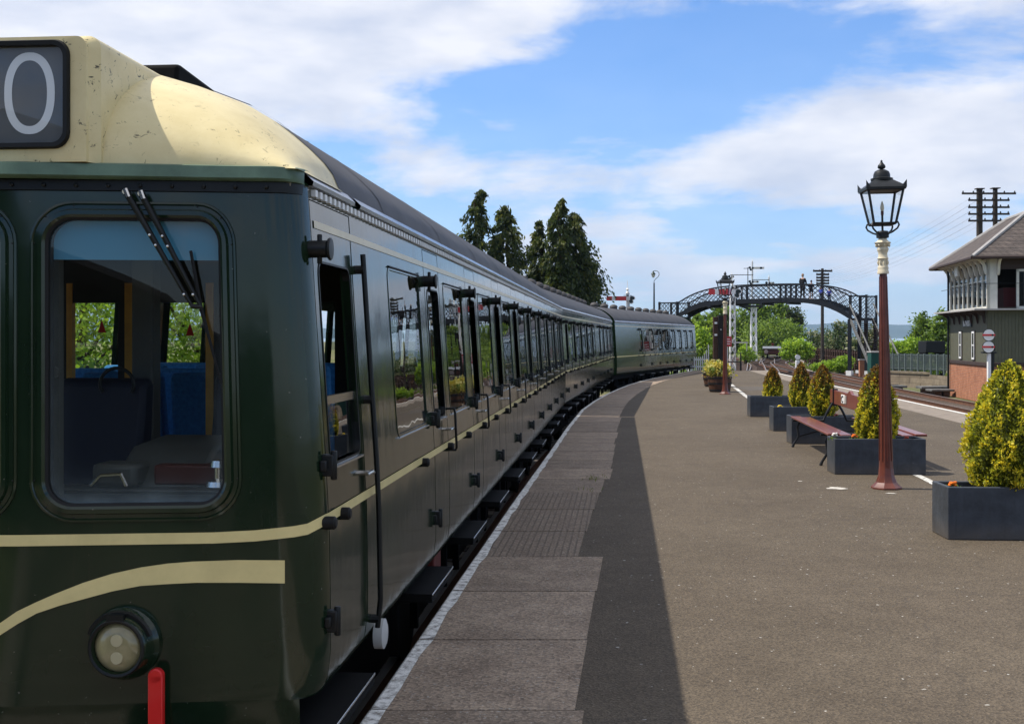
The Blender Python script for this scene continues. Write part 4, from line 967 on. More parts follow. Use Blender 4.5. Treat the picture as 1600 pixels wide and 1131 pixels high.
def cone_bush(x, y, z0, h, r, n, L_, label, bronze, seed, base=.75, sp=0.0):
    t = thing('clipped_conifer', label, 'bush', (x, y, z0), group='golden dwarf conifers in the planters'); g = np.random.default_rng(seed)
    # overall egg/cone shape with knobbly upright sprays
    tt = g.random(n * 2); prof = lambda q: np.interp(q, [0, .06, .18, .32, .5, .68, .84, .94, 1.0], [.62 * base + .2, base, .97, 1.0, .90, .72, .47, .26, .03])
    keep = g.random(n * 2) < (prof(tt) * .9 + .1); tt = tt[keep][:n]; k = len(tt)
    a = g.uniform(0, 2 * math.pi, k)
    lump = 1 + .10 * np.sin(5 * a + 9 * tt + seed) + .09 * np.sin(9 * a - 17 * tt + 2 * seed) + .08 * np.sin(15 * a + 37 * tt) * np.sin(29 * tt - 7 * a)
    depth = 1 - np.abs(g.normal(0, .11, k)); rr = r * prof(tt) * lump * depth
    P = np.stack([rr * np.cos(a), rr * np.sin(a), tt * h * (1 + .02 * np.sin(7 * a))], 1)
    D = np.stack([np.cos(a) * .75, np.sin(a) * .75, np.full(k, .75)], 1)
    noise = np.sin(7 * a + 5 * tt * 4 + seed) * .1 + g.normal(0, .16, k)
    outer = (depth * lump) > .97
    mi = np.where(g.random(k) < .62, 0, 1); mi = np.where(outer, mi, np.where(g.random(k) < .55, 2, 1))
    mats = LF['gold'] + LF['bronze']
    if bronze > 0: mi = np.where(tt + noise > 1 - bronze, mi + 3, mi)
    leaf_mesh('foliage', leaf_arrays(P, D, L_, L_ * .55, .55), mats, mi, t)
    m = MB(); rows = []
    for i in range(10):
        q = i / 9; R_ = r * float(prof(q)) * .74
        rows.append([(R_ * (1 + .06 * math.sin(5 * b + q * 9)) * math.cos(b), R_ * (1 + .06 * math.sin(4 * b + q * 7)) * math.sin(b), q * h * .96) for b in np.linspace(0, 2 * math.pi, 19)])
    m.grid(rows); m.build('foliage_core', LF['gold'][2], t, smooth=60)  # solid olive core blocks see-through and stands for the shaded depth
    m = MB(); m.tube((0, 0, -.06), (0, 0, h * .5), .03, .015); m.build('stem', BARK, t)
rim = .385
cone_bush(4.085, 9.89, rim, 1.035, .335, 15000, .034, 'largest golden conifer bush, all yellow green, in the nearest planter', 0.0, 3, .86)
cone_bush(4.40, 14.50, rim, .90, .245, 9000, .034, 'golden conifer bush standing behind the near lamp post', .28, 5, .85)
cone_bush(4.80, 18.60, rim, .82, .215, 6000, .036, 'bronze topped conifer bush beside the bench back', .42, 7)
cone_bush(5.07, 21.12, rim, .80, .195, 5000, .036, 'slim bronze topped conifer bush second from the far end of the planters', .46, 9)
cone_bush(5.40, 24.92, rim, .63, .19, 4000, .038, 'smallest conifer bush, bronze pointed top, in the farthest planter', .52, 12, 1.0)
def flower(X, Y, y, label, c, n=7, s=.022):
    p = at(X, Y, y); t = thing('bedding_flower', label, 'flower', (p.x, y, rim - .01), group='bedding flowers in the planters'); h = max(.03, p.z - rim)
    m = MB()
    for k in range(n):
        a = 2.4 * k; q = s * .9 * math.sqrt(k / n); m.lathe([(.001, -.006), (s * .75, .004), (s * .55, .014), (.001, .010)], (q * math.cos(a) * 1.6, q * math.sin(a) * 1.6, h + .012 * math.sin(k)), 7)
    m.build('bloom', mat('petal_' + label.split()[0], c, .6), t)
    P = rng.normal(0, .025, (26, 3)) * (1.2, 1, .5) + (0, 0, h * .45); leaf_mesh('leaves', leaf_arrays(P, np.tile((0, 0, 1.), (26, 1)), .04, .02, .9), LF['broad'], rng.integers(0, 3, 26), t)
flower(1488, 755, 9.85, 'orange marigold at the corner of the nearest planter', (.75, .17, .01), 9, .022)
flower(1335, 680, 14.38, 'orange red flower left of the bush behind the lamp post', (.62, .06, .01))
flower(1304, 678, 14.42, 'white flowers at the left corner of the planter behind the lamp post', (.75, .72, .68), 9)
flower(1417, 684, 14.45, 'red flower right of the bush behind the lamp post', (.60, .05, .01), 5)
flower(1219, 634, 21.0, 'yellow flower at the corner of the second farthest planter', (.70, .50, .02), 8, .03)
flower(1307, 648, 18.5, 'small pink flower behind the bench back', (.55, .16, .15), 5, .025)

def bench():
    t = thing('platform_bench', 'maroon double sided bench with one shared back board between two planters', 'bench', (4.50, 14.82, 0), THETA)
    L_ = 3.35
    # two seats of two planks each, one shared back board
    for s in (-1, 1):
        for x0, x1, z in ((.30, .44, .425), (.455, .60, .44)):
            m = MB(); rows = []
            for y in np.linspace(0, L_, 12): rows.append([(s * x0, y, z), (s * x1, y, z - (.012 if x0 < .4 else 0))])
            m.box(min(s * x0, s * x1), max(s * x0, s * x1), 0, L_, z - .03, z); m.build('seat_plank', BENCHRED, t, bevel=.008)
    m = MB(); m.prism([(.05, .645), (L_ - .02, .645), (L_ - .02, .85), (1.95, .85), (1.86, .86), (1.80, .89), (1.70, .89), (1.64, .86), (1.55, .85), (.05, .85)], -.02, .02, 'yz'); m.build('back_board', BENCHRED, t, bevel=.006)
    for y in (.42, L_ - .35):
        m = MB()
        for s in (-1, 1):
            m.path([(s * .62, y, .0), (s * .60, y, .05), (s * .53, y, .16), (s * .55, y, .30), (s * .50, y, .41)], [.022, .018, .018, .018, .018], 8)
            m.path([(s * .62, y, .395), (s * .3, y, .395), (s * .17, y, .40), (s * .14, y, .47), (s * .10, y, .55), (s * .035, y, .66)], .018, 8)
            m.path([(s * .53, y, .16), (s * .25, y, .24), (s * .0, y, .27)], .012, 8)
        m.box(-.035, .035, y - .02, y + .02, .62, .87)
        m.build('iron_frame', IRON, t, smooth=50)
    # station plate on the back board
    zc, yc = .755, 2.25
    m = MB(); m.box(-.028, -.021, yc - .16, yc + .10, zc - .062, zc + .062); o = m.build('plate', WHITE, t, bevel=.004)
    m = MB(); m.box(-.028, -.021, yc - .30, yc - .18, zc - .055, zc + .055); m.build('plate', mat('tarnished_plate', (.42, .40, .36), .4, metal=.3), t)
    for dx, r in ((.0, .050),):
        m = MB(); ring_o = [(-.0285, yc - .03 - r * 1.5 * math.cos(a), zc + .8 * r * math.sin(a)) for a in np.linspace(R(50), R(310), 20)]; m.path(ring_o, .0085, 6); m.build('emblem', IRON, o)
    return t
bench()

def lamp(loc, label, lean=0.0, rot=R(-4)):
    t = thing('platform_lamp', label, 'lamp post', (*loc, 0), 0, 'lantern lamp posts on the platform'); t.rotation_euler = (0, lean, rot)
    m = MB(); m.lathe([(.165, 0), (.165, .018), (.15, .03), (.110, .07), (.086, .14), (.075, .24), (.068, .45), (.057, 1.0), (.048, 1.7), (.041, 2.31)], n=8, rot=R(22.5)); m.build('column', LAMPRED, t, smooth=20, bevel=.004)
    m = MB()
    for k in range(8):
        a = R(45 * k); m.tube((.071 * math.cos(a), .071 * math.sin(a), .3), (.041 * math.cos(a), .041 * math.sin(a), 2.28), .005, .0035, 6)
    m.build('column_rib', LAMPRED, t)
    m = MB(); m.lathe([(.060, 2.31), (.062, 2.335), (.055, 2.345), (.058, 2.37), (.056, 2.385), (.047, 2.40), (.050, 2.46), (.060, 2.475), (.050, 2.49), (.047, 2.53), (.058, 2.56), (.064, 2.575), (.052, 2.60), (.075, 2.625), (.088, 2.645), (.06, 2.66), (.04, 2.69)], n=16)
    for k in range(8):
        a = R(45 * k); m.lathe([(.001, -.02), (.014, 0), (.001, .02)], (.07 * math.cos(a), .07 * math.sin(a), 2.615), 6)
        m.lathe([(.001, -.03), (.012, 0), (.001, .03)], (.052 * math.cos(a), .052 * math.sin(a), 2.43), 6)
    m.build('capital', LAMPCREAM, t, smooth=50)
    m = MB(); m.lathe([(.042, 2.69), (.066, 2.70), (.068, 2.755), (.055, 2.77), (.02, 2.775)], n=16); m.tube((0, 0, 2.77), (0, 0, 2.95), .012)
    for k in range(4):
        a = R(45 + 90 * k); c, s = math.cos(a), math.sin(a)
        m.path([(q * c, q * s, z) for q, z in ((.06, 2.735), (.12, 2.755), (.18, 2.79), (.20, 2.825), (.185, 2.855), (.165, 2.85))], .010, 7)
    m.build('scroll_bracket', LANTERN, t)
    s0, s1, z0, z1 = .115, .183, 2.845, 3.205
    m = MB()
    for sx, sy in ((-1, -1), (1, -1), (1, 1), (-1, 1)): m.path([(sx * s0, sy * s0, z0), (sx * s1, sy * s1, z1)], .0135, 4)
    for s_, z in ((s0, z0), (s1, z1)):
        c = [(-s_, -s_, z), (s_, -s_, z), (s_, s_, z), (-s_, s_, z)]
        for i in range(4): m.path([c[i], c[(i + 1) % 4]], .0135, 4)
    m.box(-s0, s0, -.012, .012, z0 - .008, z0 + .008)
    lf = m.build('lantern_frame', LANTERN, t, smooth=30)
    g = MB()
    for i in range(4):
        c = [(-1, -1), (1, -1), (1, 1), (-1, 1)]; a, b = c[i], c[(i + 1) % 4]
        g.add([(a[0] * s0, a[1] * s0, z0), (b[0] * s0, b[1] * s0, z0), (b[0] * s1, b[1] * s1, z1), (a[0] * s1, a[1] * s1, z1)], [(0, 1, 2, 3)])
    g.build('lantern_glass', CLEAR, lf, smooth=0)
    m = MB(); m.lathe([(.29, 3.20), (.295, 3.225), (.27, 3.245), (.19, 3.285), (.13, 3.315), (.115, 3.325)], n=4, rot=R(45)); m.lathe([(.115, 3.31), (.118, 3.335), (.09, 3.345), (.088, 3.38), (.075, 3.41), (.045, 3.428), (.02, 3.435)], n=18)
    for k in range(4):
        a = R(45 + 90 * k); c, s = math.cos(a), math.sin(a); m.add([(.24 * c - .03 * s, .24 * s + .03 * c, 3.215), (.24 * c + .03 * s, .24 * s - .03 * c, 3.215), (.30 * c, .30 * s, 3.215), (.30 * c, .30 * s, 3.30)], [(0, 1, 3), (1, 2, 3), (2, 0, 3), (0, 2, 1)])
    lr = m.build('lantern_roof', LANTERN, t, smooth=30)
    m = MB(); m.lathe([(.02, 3.425), (.016, 3.437), (.034, 3.443), (.043, 3.457), (.038, 3.478), (.019, 3.50), (.010, 3.518), (.013, 3.525), (.001, 3.537)], n=14); m.build('finial', LANTERN, lr, smooth=60)
    m = MB(); m.lathe([(.011, 2.94), (.016, 2.945), (.016, 2.985)], n=10); m.build('bulb_holder', mat('brown_bulb_holder', (.10, .03, .02), .5), lf)
    m = MB(); m.lathe([(.015, 2.985), (.022, 3.015), (.018, 3.05), (.006, 3.085), (.001, 3.095)], n=12); m.build('bulb_or_glint', mat('cream_candle_bulb', (.70, .60, .42), .2), lf)
    return t
l1 = lamp(kground(1385, 763), 'near maroon lamp post with cream capital and black lantern beside the planter', R(-.85))
l2 = dup(l1, (*kground(1133, 616), 0), None, 'far maroon lamp post standing in front of the barrel planters'); l2.rotation_euler = (0, 0, R(6))

def barrel(X, Yb, r, h, label, pl, seed):
    x, y = kground(X, Yb); t = thing('half_barrel_planter', label, 'planter', (x, y + r * .9, 0), group='half barrel planters')
    m = MB(); n = 28
    prof = [(r * .80, 0), (r * .90, h * .25), (r * .97, h * .6), (r, h), (r * .92, h), (r * .90, h * .8)]
    m.lathe(prof, n=n, cap=False); m.lathe([(.001, h * .8), (r * .9, h * .8)], n=n, cap=False); m.build('barrel', BARREL, t, smooth=12)
    m = MB()
    for q, k in ((.12, .865), (.55, .972), (.9, 1.0)): m.lathe([(r * k + .008, h * q - .025), (r * k + .010, h * q + .025)], n=n, cap=False)
    m.build('hoop', IRON, t)
    t2 = thing('variegated_shrub', pl, 'shrub', (x, y + r * .9, h * .8), group='yellow variegated shrubs in the barrels')
    crown(t2, [(0, 0, .18, r * .9, r * .8, .22), (.1, 0, .32, r * .6, r * .5, .18), (-.14, -.08, .26, r * .6, r * .6, .2)], 1500, .10, .055, LF['flower'], .45, clump=16)
    m = MB()
    for k in range(5): m.path([(0, 0, 0), (.15 * math.cos(k * 1.3), .15 * math.sin(k * 1.3), .3)], [.012, .006], 6)
    m.build('stem', BARK, t2)
barrel(1127.5, 613, .36, .47, 'near brown half barrel planter beside the far lamp post', 'yellow leaved shrub in the near barrel beside the far lamp post', 1)
barrel(1119, 604.5, .38, .47, 'brown half barrel planter half hidden behind the other barrel', 'yellow leaved shrub in the barrel farther from the camera', 2)

def tower(X, y, label):
    x = ax(X, y); t = thing('black_post', label, 'post', (x, y, 0)); h = az_(493, y)
    m = MB(); m.box(-.17, -.005, -.10, .06, 0, h - .05); m.build('left_upright', BROWNWOOD, t, bevel=.01)
    m = MB(); m.box(.0, .175, -.14, .12, 0, h); m.build('right_upright', BLACKWOOD, t, bevel=.01)
    for k, z in enumerate((az_(504.5, y), az_(523, y))):
        m = MB(); m.box(-.13, -.04, -.125, -.10, z - .04, z + .03); m.build('white_plate', WHITE, t)
    m = MB(); m.lathe([(.02, -.14), (.015, -.155), (.001, -.156)], (.09, 0, az_(515, y)), 10, 'y'); m.build('bolt', WHITE, t)
tower(1121.5, 43.0, 'tall blackened timber double post with small white plates behind the barrels')

# tufts of grass growing in the slab joints
g = []
for X, Y, n in ((926, 751, 26), (919, 768, 16), (931, 748, 10)):
    x, y = kground(X, Y); P = np.stack([rng.normal(x, .06, n), rng.normal(y, .10, n), np.full(n, .03)], 1); g.append(P)
P = np.concatenate(g); o = leaf_mesh('grass_tufts', leaf_arrays(P, np.tile((0, 0, 1.), (len(P), 1)), .06, .007, .45), LF['grass'], rng.integers(0, 2, len(P))); struct(o, 'stuff')
# ------------------------------------------------------------------ footbridge
A_, B_ = np.array((13.1, 95.0)), np.array((24.15, 86.0)); AX = B_ - A_; BL = float(np.linalg.norm(AX))
def t_of(X):
    k = (X - 800) / F; return (95 * k - 13.1) / (11.05 + 9 * k)
def zof(Y, t): return EYE + (HZ - Y) * (95 - 9 * t) / F
topX = [(1060.5, 474), (1083, 461), (1110, 452.5), (1141.5, 448), (1200, 445.5), (1245, 445), (1283, 447.5), (1310, 455), (1328, 464)]
botX = [(1060.5, 497), (1087.5, 483), (1121, 476.8), (1166, 474), (1222.5, 473), (1263, 473.8), (1287.8, 479), (1310, 488.5), (1328, 499)]
TT = np.array([t_of(X) for X, _ in topX]); TZ = np.array([zof(Y, t_of(X)) for X, Y in topX])
BT = np.array([t_of(X) for X, _ in botX]); BZ = np.array([zof(Y, t_of(X)) for X, Y in botX])
def smooth_curve(tx, tz):
    c = np.polyfit(tx, tz, 6); return lambda t: float(np.polyval(c, min(max(t, tx[0]), tx[-1])))
ztop, zbot = smooth_curve(TT, TZ), smooth_curve(BT, BZ)
def footbridge():
    rz = math.atan2(AX[1], AX[0]); t = thing('footbridge', 'black arched lattice footbridge over the tracks with stairs at its right end', 'footbridge', (A_[0], A_[1], 0), rz)
    S_ = np.linspace(0, 1, 41)
    for nm, off in (('lattice_truss', 0.0), ('lattice_truss', 1.7)):
        m = MB()
        for fn, h, w in ((ztop, .10, .09), (zbot, .34, .10)):
            for a, b in zip(S_[:-1], S_[1:]):
                za, zb = fn(a), fn(b); x0, x1 = a * BL, b * BL
                m.add([(x0, off - w / 2, za - h * 0), (x1, off - w / 2, zb), (x1, off + w / 2, zb), (x0, off + w / 2, za), (x0, off - w / 2, za + h), (x1, off - w / 2, zb + h), (x1, off + w / 2, zb + h), (x0, off + w / 2, za + h)], [(0, 1, 2, 3), (4, 5, 6, 7), (0, 1, 5, 4), (2, 3, 7, 6)])
        # crossed lattice bars between the two chords
        p = .42; x = -1.4
        while x < BL + .2:
            for sg in (1, -1):
                pts = []
                for q in np.linspace(0, 1, 5):
                    xx = x + sg * (q - .5) * 1.25; tt_ = xx / BL
                    if 0 <= tt_ <= 1: zb_ = zbot(tt_) + .3; pts.append((xx, off + sg * .012, zb_ + (ztop(tt_) - zb_) * q))
                if len(pts) > 1: m.path(pts, .021, 4, caps=False)
            x += p
        for q in (0, .33, .36, .62, .65, 1): m.box(q * BL - .05, q * BL + .06, off - .07, off + .07, zbot(q), ztop(q) + .06)
        m.build(nm, BRIDGE, t, smooth=0)
    m = MB()
    for a, b in zip(S_[:-1], S_[1:]): m.add([(a * BL, 0, zbot(a) + .3), (b * BL, 0, zbot(b) + .3), (b * BL, 1.7, zbot(b) + .3), (a * BL, 1.7, zbot(a) + .3)], [(0, 1, 2, 3)])
    for a in np.arange(.04, .17, .016): m.box(a * BL, (a + .018) * BL, 0, 1.7, zbot(a) + .28, zbot(a) + .46); m.box((1 - a - .018) * BL, (1 - a) * BL, 0, 1.7, zbot(1 - a) + .28, zbot(1 - a) + .46)
    for a in np.arange(.2, .82, .155): m.box(a * BL - .12, a * BL + .12, -.15, 1.85, zbot(a) - .14, zbot(a) - .002)
    m.build('deck', BRIDGE, t, smooth=0)
    for nm, x0, x1, zz, zt in (('landing', -1.75, 0, zbot(0) + .1, ztop(0) + .1), ('landing', BL, BL + 1.3, zbot(1) + .1, ztop(1) + .1)):
        m = MB(); m.box(x0, x1, -.05, 1.75, zz - .18, zz)
        for y in (-.03, 1.73):
            m.box(x0, x1, y - .04, y + .04, zt - .09, zt)
            for x in (x0 + .06, x1 - .06): m.box(x - .07, x + .07, y - .07, y + .07, zz - .1, zt + .04)
            if y > 1 or x0 < 0 or True:
                if y < 0 and x0 > 0: pass
                n = 5
                for i in range(-n, n + 1):
                    for sg in (1, -1):
                        a = x0 + (x1 - x0) * (i + .5) / n; h = zt - zz; pts = []
                        for q in np.linspace(0, 1, 5):
                            xx = a + sg * q * h
                            if x0 <= xx <= x1: pts.append((xx, y + sg * .012, zz + q * h))
                        if len(pts) > 1: m.path(pts, .020, 4, caps=False)
        for y in np.arange(.2, 1.7, .25): m.tube((x0 if x0 < 0 else x1, y, zz), (x0 if x0 < 0 else x1, y, zt), .02, n=4)
        m.build(nm, BRIDGE, t, smooth=0)
    for x, z in ((-1.6, zbot(0)), (0, zbot(0)), (BL - .02, zbot(1)), (BL + 1.2, zbot(1))):
        for y in (.0, 1.7):
            m = MB(); m.box(x - .11, x + .11, y - .11, y + .11, -1.2, z + .02); m.mat(1).box(x - .2, x + .2, y - .2, y + .2, -1.22, -.72); m.build('leg', [BRIDGE, WHITE], t, smooth=0)
    # stairs come down from the right landing towards the station
    Mw = Matrix.Rotation(-rz, 4, 'Z')
    top0 = Mw @ Vector((24.15 - A_[0] + .05, 86.0 - A_[1] + .05, 0)); dirw = Mw @ Vector((-.10, -.995, 0)); right = Mw @ Vector((.995, -.10, 0))
    zt0 = zbot(1) + .1; run, wd, nst, zb0 = 8.4, 1.55, 24, -.62
    m = MB()
    for sx in (0, wd):
        a = top0 + right * sx; b = a + dirw * run
        for (p, q) in ((a, b),):
            v = [p + Vector((0, 0, zt0 - .30)), q + Vector((0, 0, zb0 - .3)), q + Vector((0, 0, zb0 + .02)), p + Vector((0, 0, zt0 + .02))]
            m.add([w - right * .04 for w in v] + [w + right * .04 for w in v], [(0, 1, 2, 3), (7, 6, 5, 4), (0, 4, 5, 1), (1, 5, 6, 2), (2, 6, 7, 3)])
    m.build('stair_stringer', GREYRAIL, t, smooth=0)
    m = MB()
    for sx in (-.06, wd + .06):
        a = top0 + right * sx + Vector((0, 0, zt0 + 1.0)); b = a + dirw * run + Vector((0, 0, zb0 - zt0))
        m.path([a, b, b + Vector((0, 0, -.9))], .055, 6)
        for q in (.25, .5, .75): c = a.lerp(b, q); m.tube(c, c - Vector((0, 0, .9)), .03, n=6)
    m.build('stair_handrail', GREYRAIL, t)
    m = MB()
    for i in range(nst):
        q = (i + .5) / nst; c = top0 + dirw * (run * q); z = zt0 + (zb0 - zt0) * q
        v = [c - dirw * .16, c + dirw * .14, c + dirw * .14 + right * wd, c - dirw * .16 + right * wd]
        m.add([w + Vector((0, 0, z)) for w in v] + [w + Vector((0, 0, z - .05)) for w in v], [(0, 1, 2, 3), (7, 6, 5, 4), (1, 5, 6, 2), (0, 4, 5, 1), (2, 6, 7, 3), (0, 3, 7, 4)])
    m.build('stair_tread', BROWNWOOD, t, smooth=0)
    m = MB(); c = top0 + dirw * run; m.mat(0)
    for sx in (-.06, wd + .06): p = c + right * sx; m.box(p.x - .06, p.x + .06, p.y - .06, p.y + .06, -1.2, zb0 + 1.0)
    m.build('newel_post', WHITE, t, smooth=0)
footbridge()

# ------------------------------------------------------------------ people on the bridge
def skin_body(name, pts, edges, rad, m, parent, sub=2):
    me = bpy.data.meshes.new(name); me.from_pydata(pts, edges, []); me.materials.append(m)
    o = bpy.data.objects.new(name, me); COL.objects.link(o); o.parent = parent
    sk = o.modifiers.new('skin', 'SKIN'); sk.use_smooth_shade = True
    for i, r in enumerate(rad): me.skin_vertices[0].data[i].radius = r if isinstance(r, tuple) else (r, r)
    me.skin_vertices[0].data[0].use_root = True
    ss = o.modifiers.new('subsurf', 'SUBSURF'); ss.levels = sub; ss.render_levels = sub
    return o
def person(X, off, h, label, top, legs, hair, turn, bare=False, lean=0.0):
    tt_ = t_of(X); base = A_ + AX * tt_; nrm = np.array((-AX[1], AX[0])) / BL; b = base + nrm * off
    t = thing('person', label, 'person', (b[0], b[1], zbot(tt_) + .31), turn); k = h / 1.75
    P = lambda *q: tuple(c * k for c in q)
    # one continuous body: pelvis, spine, neck, head, two arms resting on the rail, two legs
    pts = [P(0, 0, .93), P(0, .0, 1.10), P(0, -.02 - lean * .3, 1.32), P(0, -.03 - lean, 1.47), P(0, -.035 - lean, 1.54), P(0, -.05 - lean, 1.64), P(0, -.05 - lean, 1.72),
           P(-.17, -.02 - lean, 1.42), P(-.24, -.05 - lean, 1.17), P(-.17, -.26 - lean, 1.08), P(-.13, -.33 - lean, 1.08),
           P(.17, -.02 - lean, 1.42), P(.24, -.05 - lean, 1.17), P(.17, -.26 - lean, 1.08), P(.13, -.33 - lean, 1.08),
           P(-.09, 0, .88), P(-.10, -.015, .50), P(-.10, .02, .08), P(-.11, -.12, .035), P(.09, 0, .88), P(.11, -.03, .50), P(.12, .0, .08), P(.14, -.13, .035)]
    E = [(0, 1), (1, 2), (2, 3), (3, 4), (4, 5), (5, 6), (2, 7), (7, 8), (8, 9), (9, 10), (2, 11), (11, 12), (12, 13), (13, 14), (0, 15), (15, 16), (16, 17), (17, 18), (0, 19), (19, 20), (20, 21), (21, 22)]
    Rr = [.13, .125, .15, .07, .055, .085, .075, .06, .045, .036, .035, .06, .045, .036, .035, .085, .058, .042, .04, .085, .058, .042, .04]
    skin_body('body', pts, E, [r * k for r in Rr], SKIN, t)
    J = [0, 1, 2, 7, 8, 9, 11, 12, 13]; je = [(0, 1), (1, 2), (2, 3), (3, 4), (4, 5), (2, 6), (6, 7), (7, 8)]
    skin_body('jacket', [tuple(np.array(pts[i]) + ((0, 0, -.10 * k) if i == 0 else (0, 0, 0))) for i in J], je, [(Rr[i] + (.035 if i < 3 else .02)) * k for i in J], top, t)
    if not bare:
        J = [0, 15, 16, 17, 19, 20, 21]; je = [(0, 1), (1, 2), (2, 3), (0, 4), (4, 5), (5, 6)]
        skin_body('trousers', [pts[i] for i in J], je, [(Rr[i] + .018) * k for i in J], legs, t)
    else:
        J = [0, 15, 16, 19, 20]; je = [(0, 1), (1, 2), (0, 3), (3, 4)]
        skin_body('shorts', [tuple(np.array(pts[i]) + ((0, 0, .1 * k) if i in (16, 20) else (0, 0, 0))) for i in J], je, [(Rr[i] + .03) * k for i in J], legs, t)
    m = MB(); hd = pts[6]; rows = []
    for i in range(7):
        q = math.pi * i / 9; rows.append([(.094 * k * math.sin(q) * math.cos(a), hd[1] + .015 * k + .102 * k * math.sin(q) * math.sin(a), hd[2] - .02 * k + .11 * k * math.cos(q) - (.05 * k * max(0, math.sin(a)) if i > 3 else -.04 * k * max(0, -math.sin(a)) if i > 3 else 0)) for a in np.linspace(0, 2 * math.pi, 15)])
    m.grid(rows); m.build('hair', hair, t, smooth=60)
    m = MB()
    for sx in (-.032, .032): m.lathe([(.001, -.004), (.011, 0), (.001, .004)], (sx * k, hd[1] - .088 * k, hd[2] - .05 * k), 8, 'y')
    m.lathe([(.001, -.02), (.012, 0), (.016, .012), (.001, .02)], (0, hd[1] - .095 * k, hd[2] - .08 * k), 8); m.box(-.02 * k, .02 * k, hd[1] - .09 * k, hd[1] - .082 * k, hd[2] - .118 * k, hd[2] - .11 * k); m.build('face', mat('face_detail', (.25, .11, .09), .6), t, smooth=60)
CLOTH = lambda n, c: mat(n, c, .9, var=.2, vscale=9)
HAIRD = mat('dark_brown_hair', (.03, .018, .012), .7); HAIRG = mat('sandy_hair', (.25, .15, .09), .7)
rzb = math.atan2(AX[1], AX[0])
person(1246, .85, 1.80, 'tall adult in a black coat standing on the footbridge, leftmost of the group', CLOTH('black_coat', (.010, .010, .012)), CLOTH('dark_trousers', (.012, .012, .016)), HAIRG, rzb + R(185))
person(1260, .80, 1.36, 'person in a dark hooded coat beside the tall adult on the footbridge', CLOTH('navy_coat', (.012, .012, .018)), CLOTH('dark_shorts', (.012, .012, .016)), HAIRD, rzb + R(40), True)
person(1277.5, .55, 1.02, 'small child in a bright blue jacket on the footbridge, left of the two', CLOTH('blue_jacket', (.03, .08, .42)), CLOTH('navy_trousers', (.014, .016, .03)), HAIRD, rzb)
person(1290.5, .55, 1.10, 'child in a blue jacket on the footbridge beyond the telegraph pole, rightmost of the group', CLOTH('royal_blue_jacket', (.025, .06, .36)), CLOTH('dark_blue_trousers', (.012, .014, .028)), HAIRG, rzb + R(20))

# ------------------------------------------------------------------ signals
def lattice_post(m, w, z0, z1, y=0.0, taper=.8):
    n = max(4, int((z1 - z0) / (w * 1.5)))
    for sx in (-1, 1):
        for sy in (-1, 1): m.path([(sx * w / 2, sy * w / 2, z0), (sx * w / 2 * taper, sy * w / 2 * taper, z1)], w * .075, 4)
    for i in range(n):
        a, b = i / n, (i + 1) / n; wa, wb = w / 2 * (1 + (taper - 1) * a), w / 2 * (1 + (taper - 1) * b); za, zb = z0 + (z1 - z0) * a, z0 + (z1 - z0) * b
        for s in (-1, 1):
            m.path([(-wa, s * wa, za), (wb, s * wb, zb)], w * .045, 4, caps=False); m.path([(wa, s * wa, za), (-wb, s * wb, zb)], w * .045, 4, caps=False)
            m.path([(s * wa, -wa, za), (s * wb, wb, zb)], w * .045, 4, caps=False)
REDARM = mat('signal_red_enamel', (.55, .025, .03), .35, coat=.3)
GREENGL = mat('dark_spectacle_glass', (.008, .014, .018), .1)
def arm(parent, z, L_, h, x0=-.05, y=-.16, red=True, flip=1, band=.27):
    m = MB(); e = x0 - L_
    q = lambda a, b: (min(flip * a, flip * b), max(flip * a, flip * b))
    c = [REDARM if red else OFFWHITE, WHITE if red else BLACKM]
    b0, b1 = e + band * L_, e + (band + .16) * L_
    m.mat(0).box(*q(e, b0), y, y + .02, z - h / 2, z + h / 2); m.mat(1).box(*q(b0, b1), y, y + .02, z - h / 2, z + h / 2); m.mat(0).box(*q(b1, x0), y, y + .02, z - h / 2, z + h / 2)
    m.build('signal_arm', c, parent, smooth=0)
    s = MB()
    for cx, cz, a, b, rot in ((.27, .03, .135, .095, -8), (.19, -.17, .125, .10, -42)):
        pts = [(flip * (cx + a * math.cos(t_) * math.cos(R(rot)) - b * math.sin(t_) * math.sin(R(rot))), z + cz + a * math.cos(t_) * math.sin(R(rot)) + b * math.sin(t_) * math.cos(R(rot))) for t_ in np.linspace(0, 2 * math.pi, 20, endpoint=False)]
        s.mat(0).prism(pts, y - .005, y + .012)
        pc = [(flip * cx + (p[0] - flip * cx) * 1.36, z + cz + (p[1] - z - cz) * 1.42) for p in pts]
        s.mat(1).prism(pc, y + .012, y + .03)
    s.mat(1).box(*q(-.09, .12), y - .02, y + .04, z - .11, z + .11)
    s.build('spectacle', [GREENGL, WHITE], parent, smooth=0)
def finial(m, x, z, k=1.0):
    m.lathe([(.05 * k, 0), (.09 * k, .03 * k), (.06 * k, .10 * k), (.03 * k, .14 * k), (.08 * k, .20 * k), (.03 * k, .27 * k), (.018 * k, .30 * k), (.012 * k, .62 * k), (.001, .66 * k)], (x, 0, z), 10)
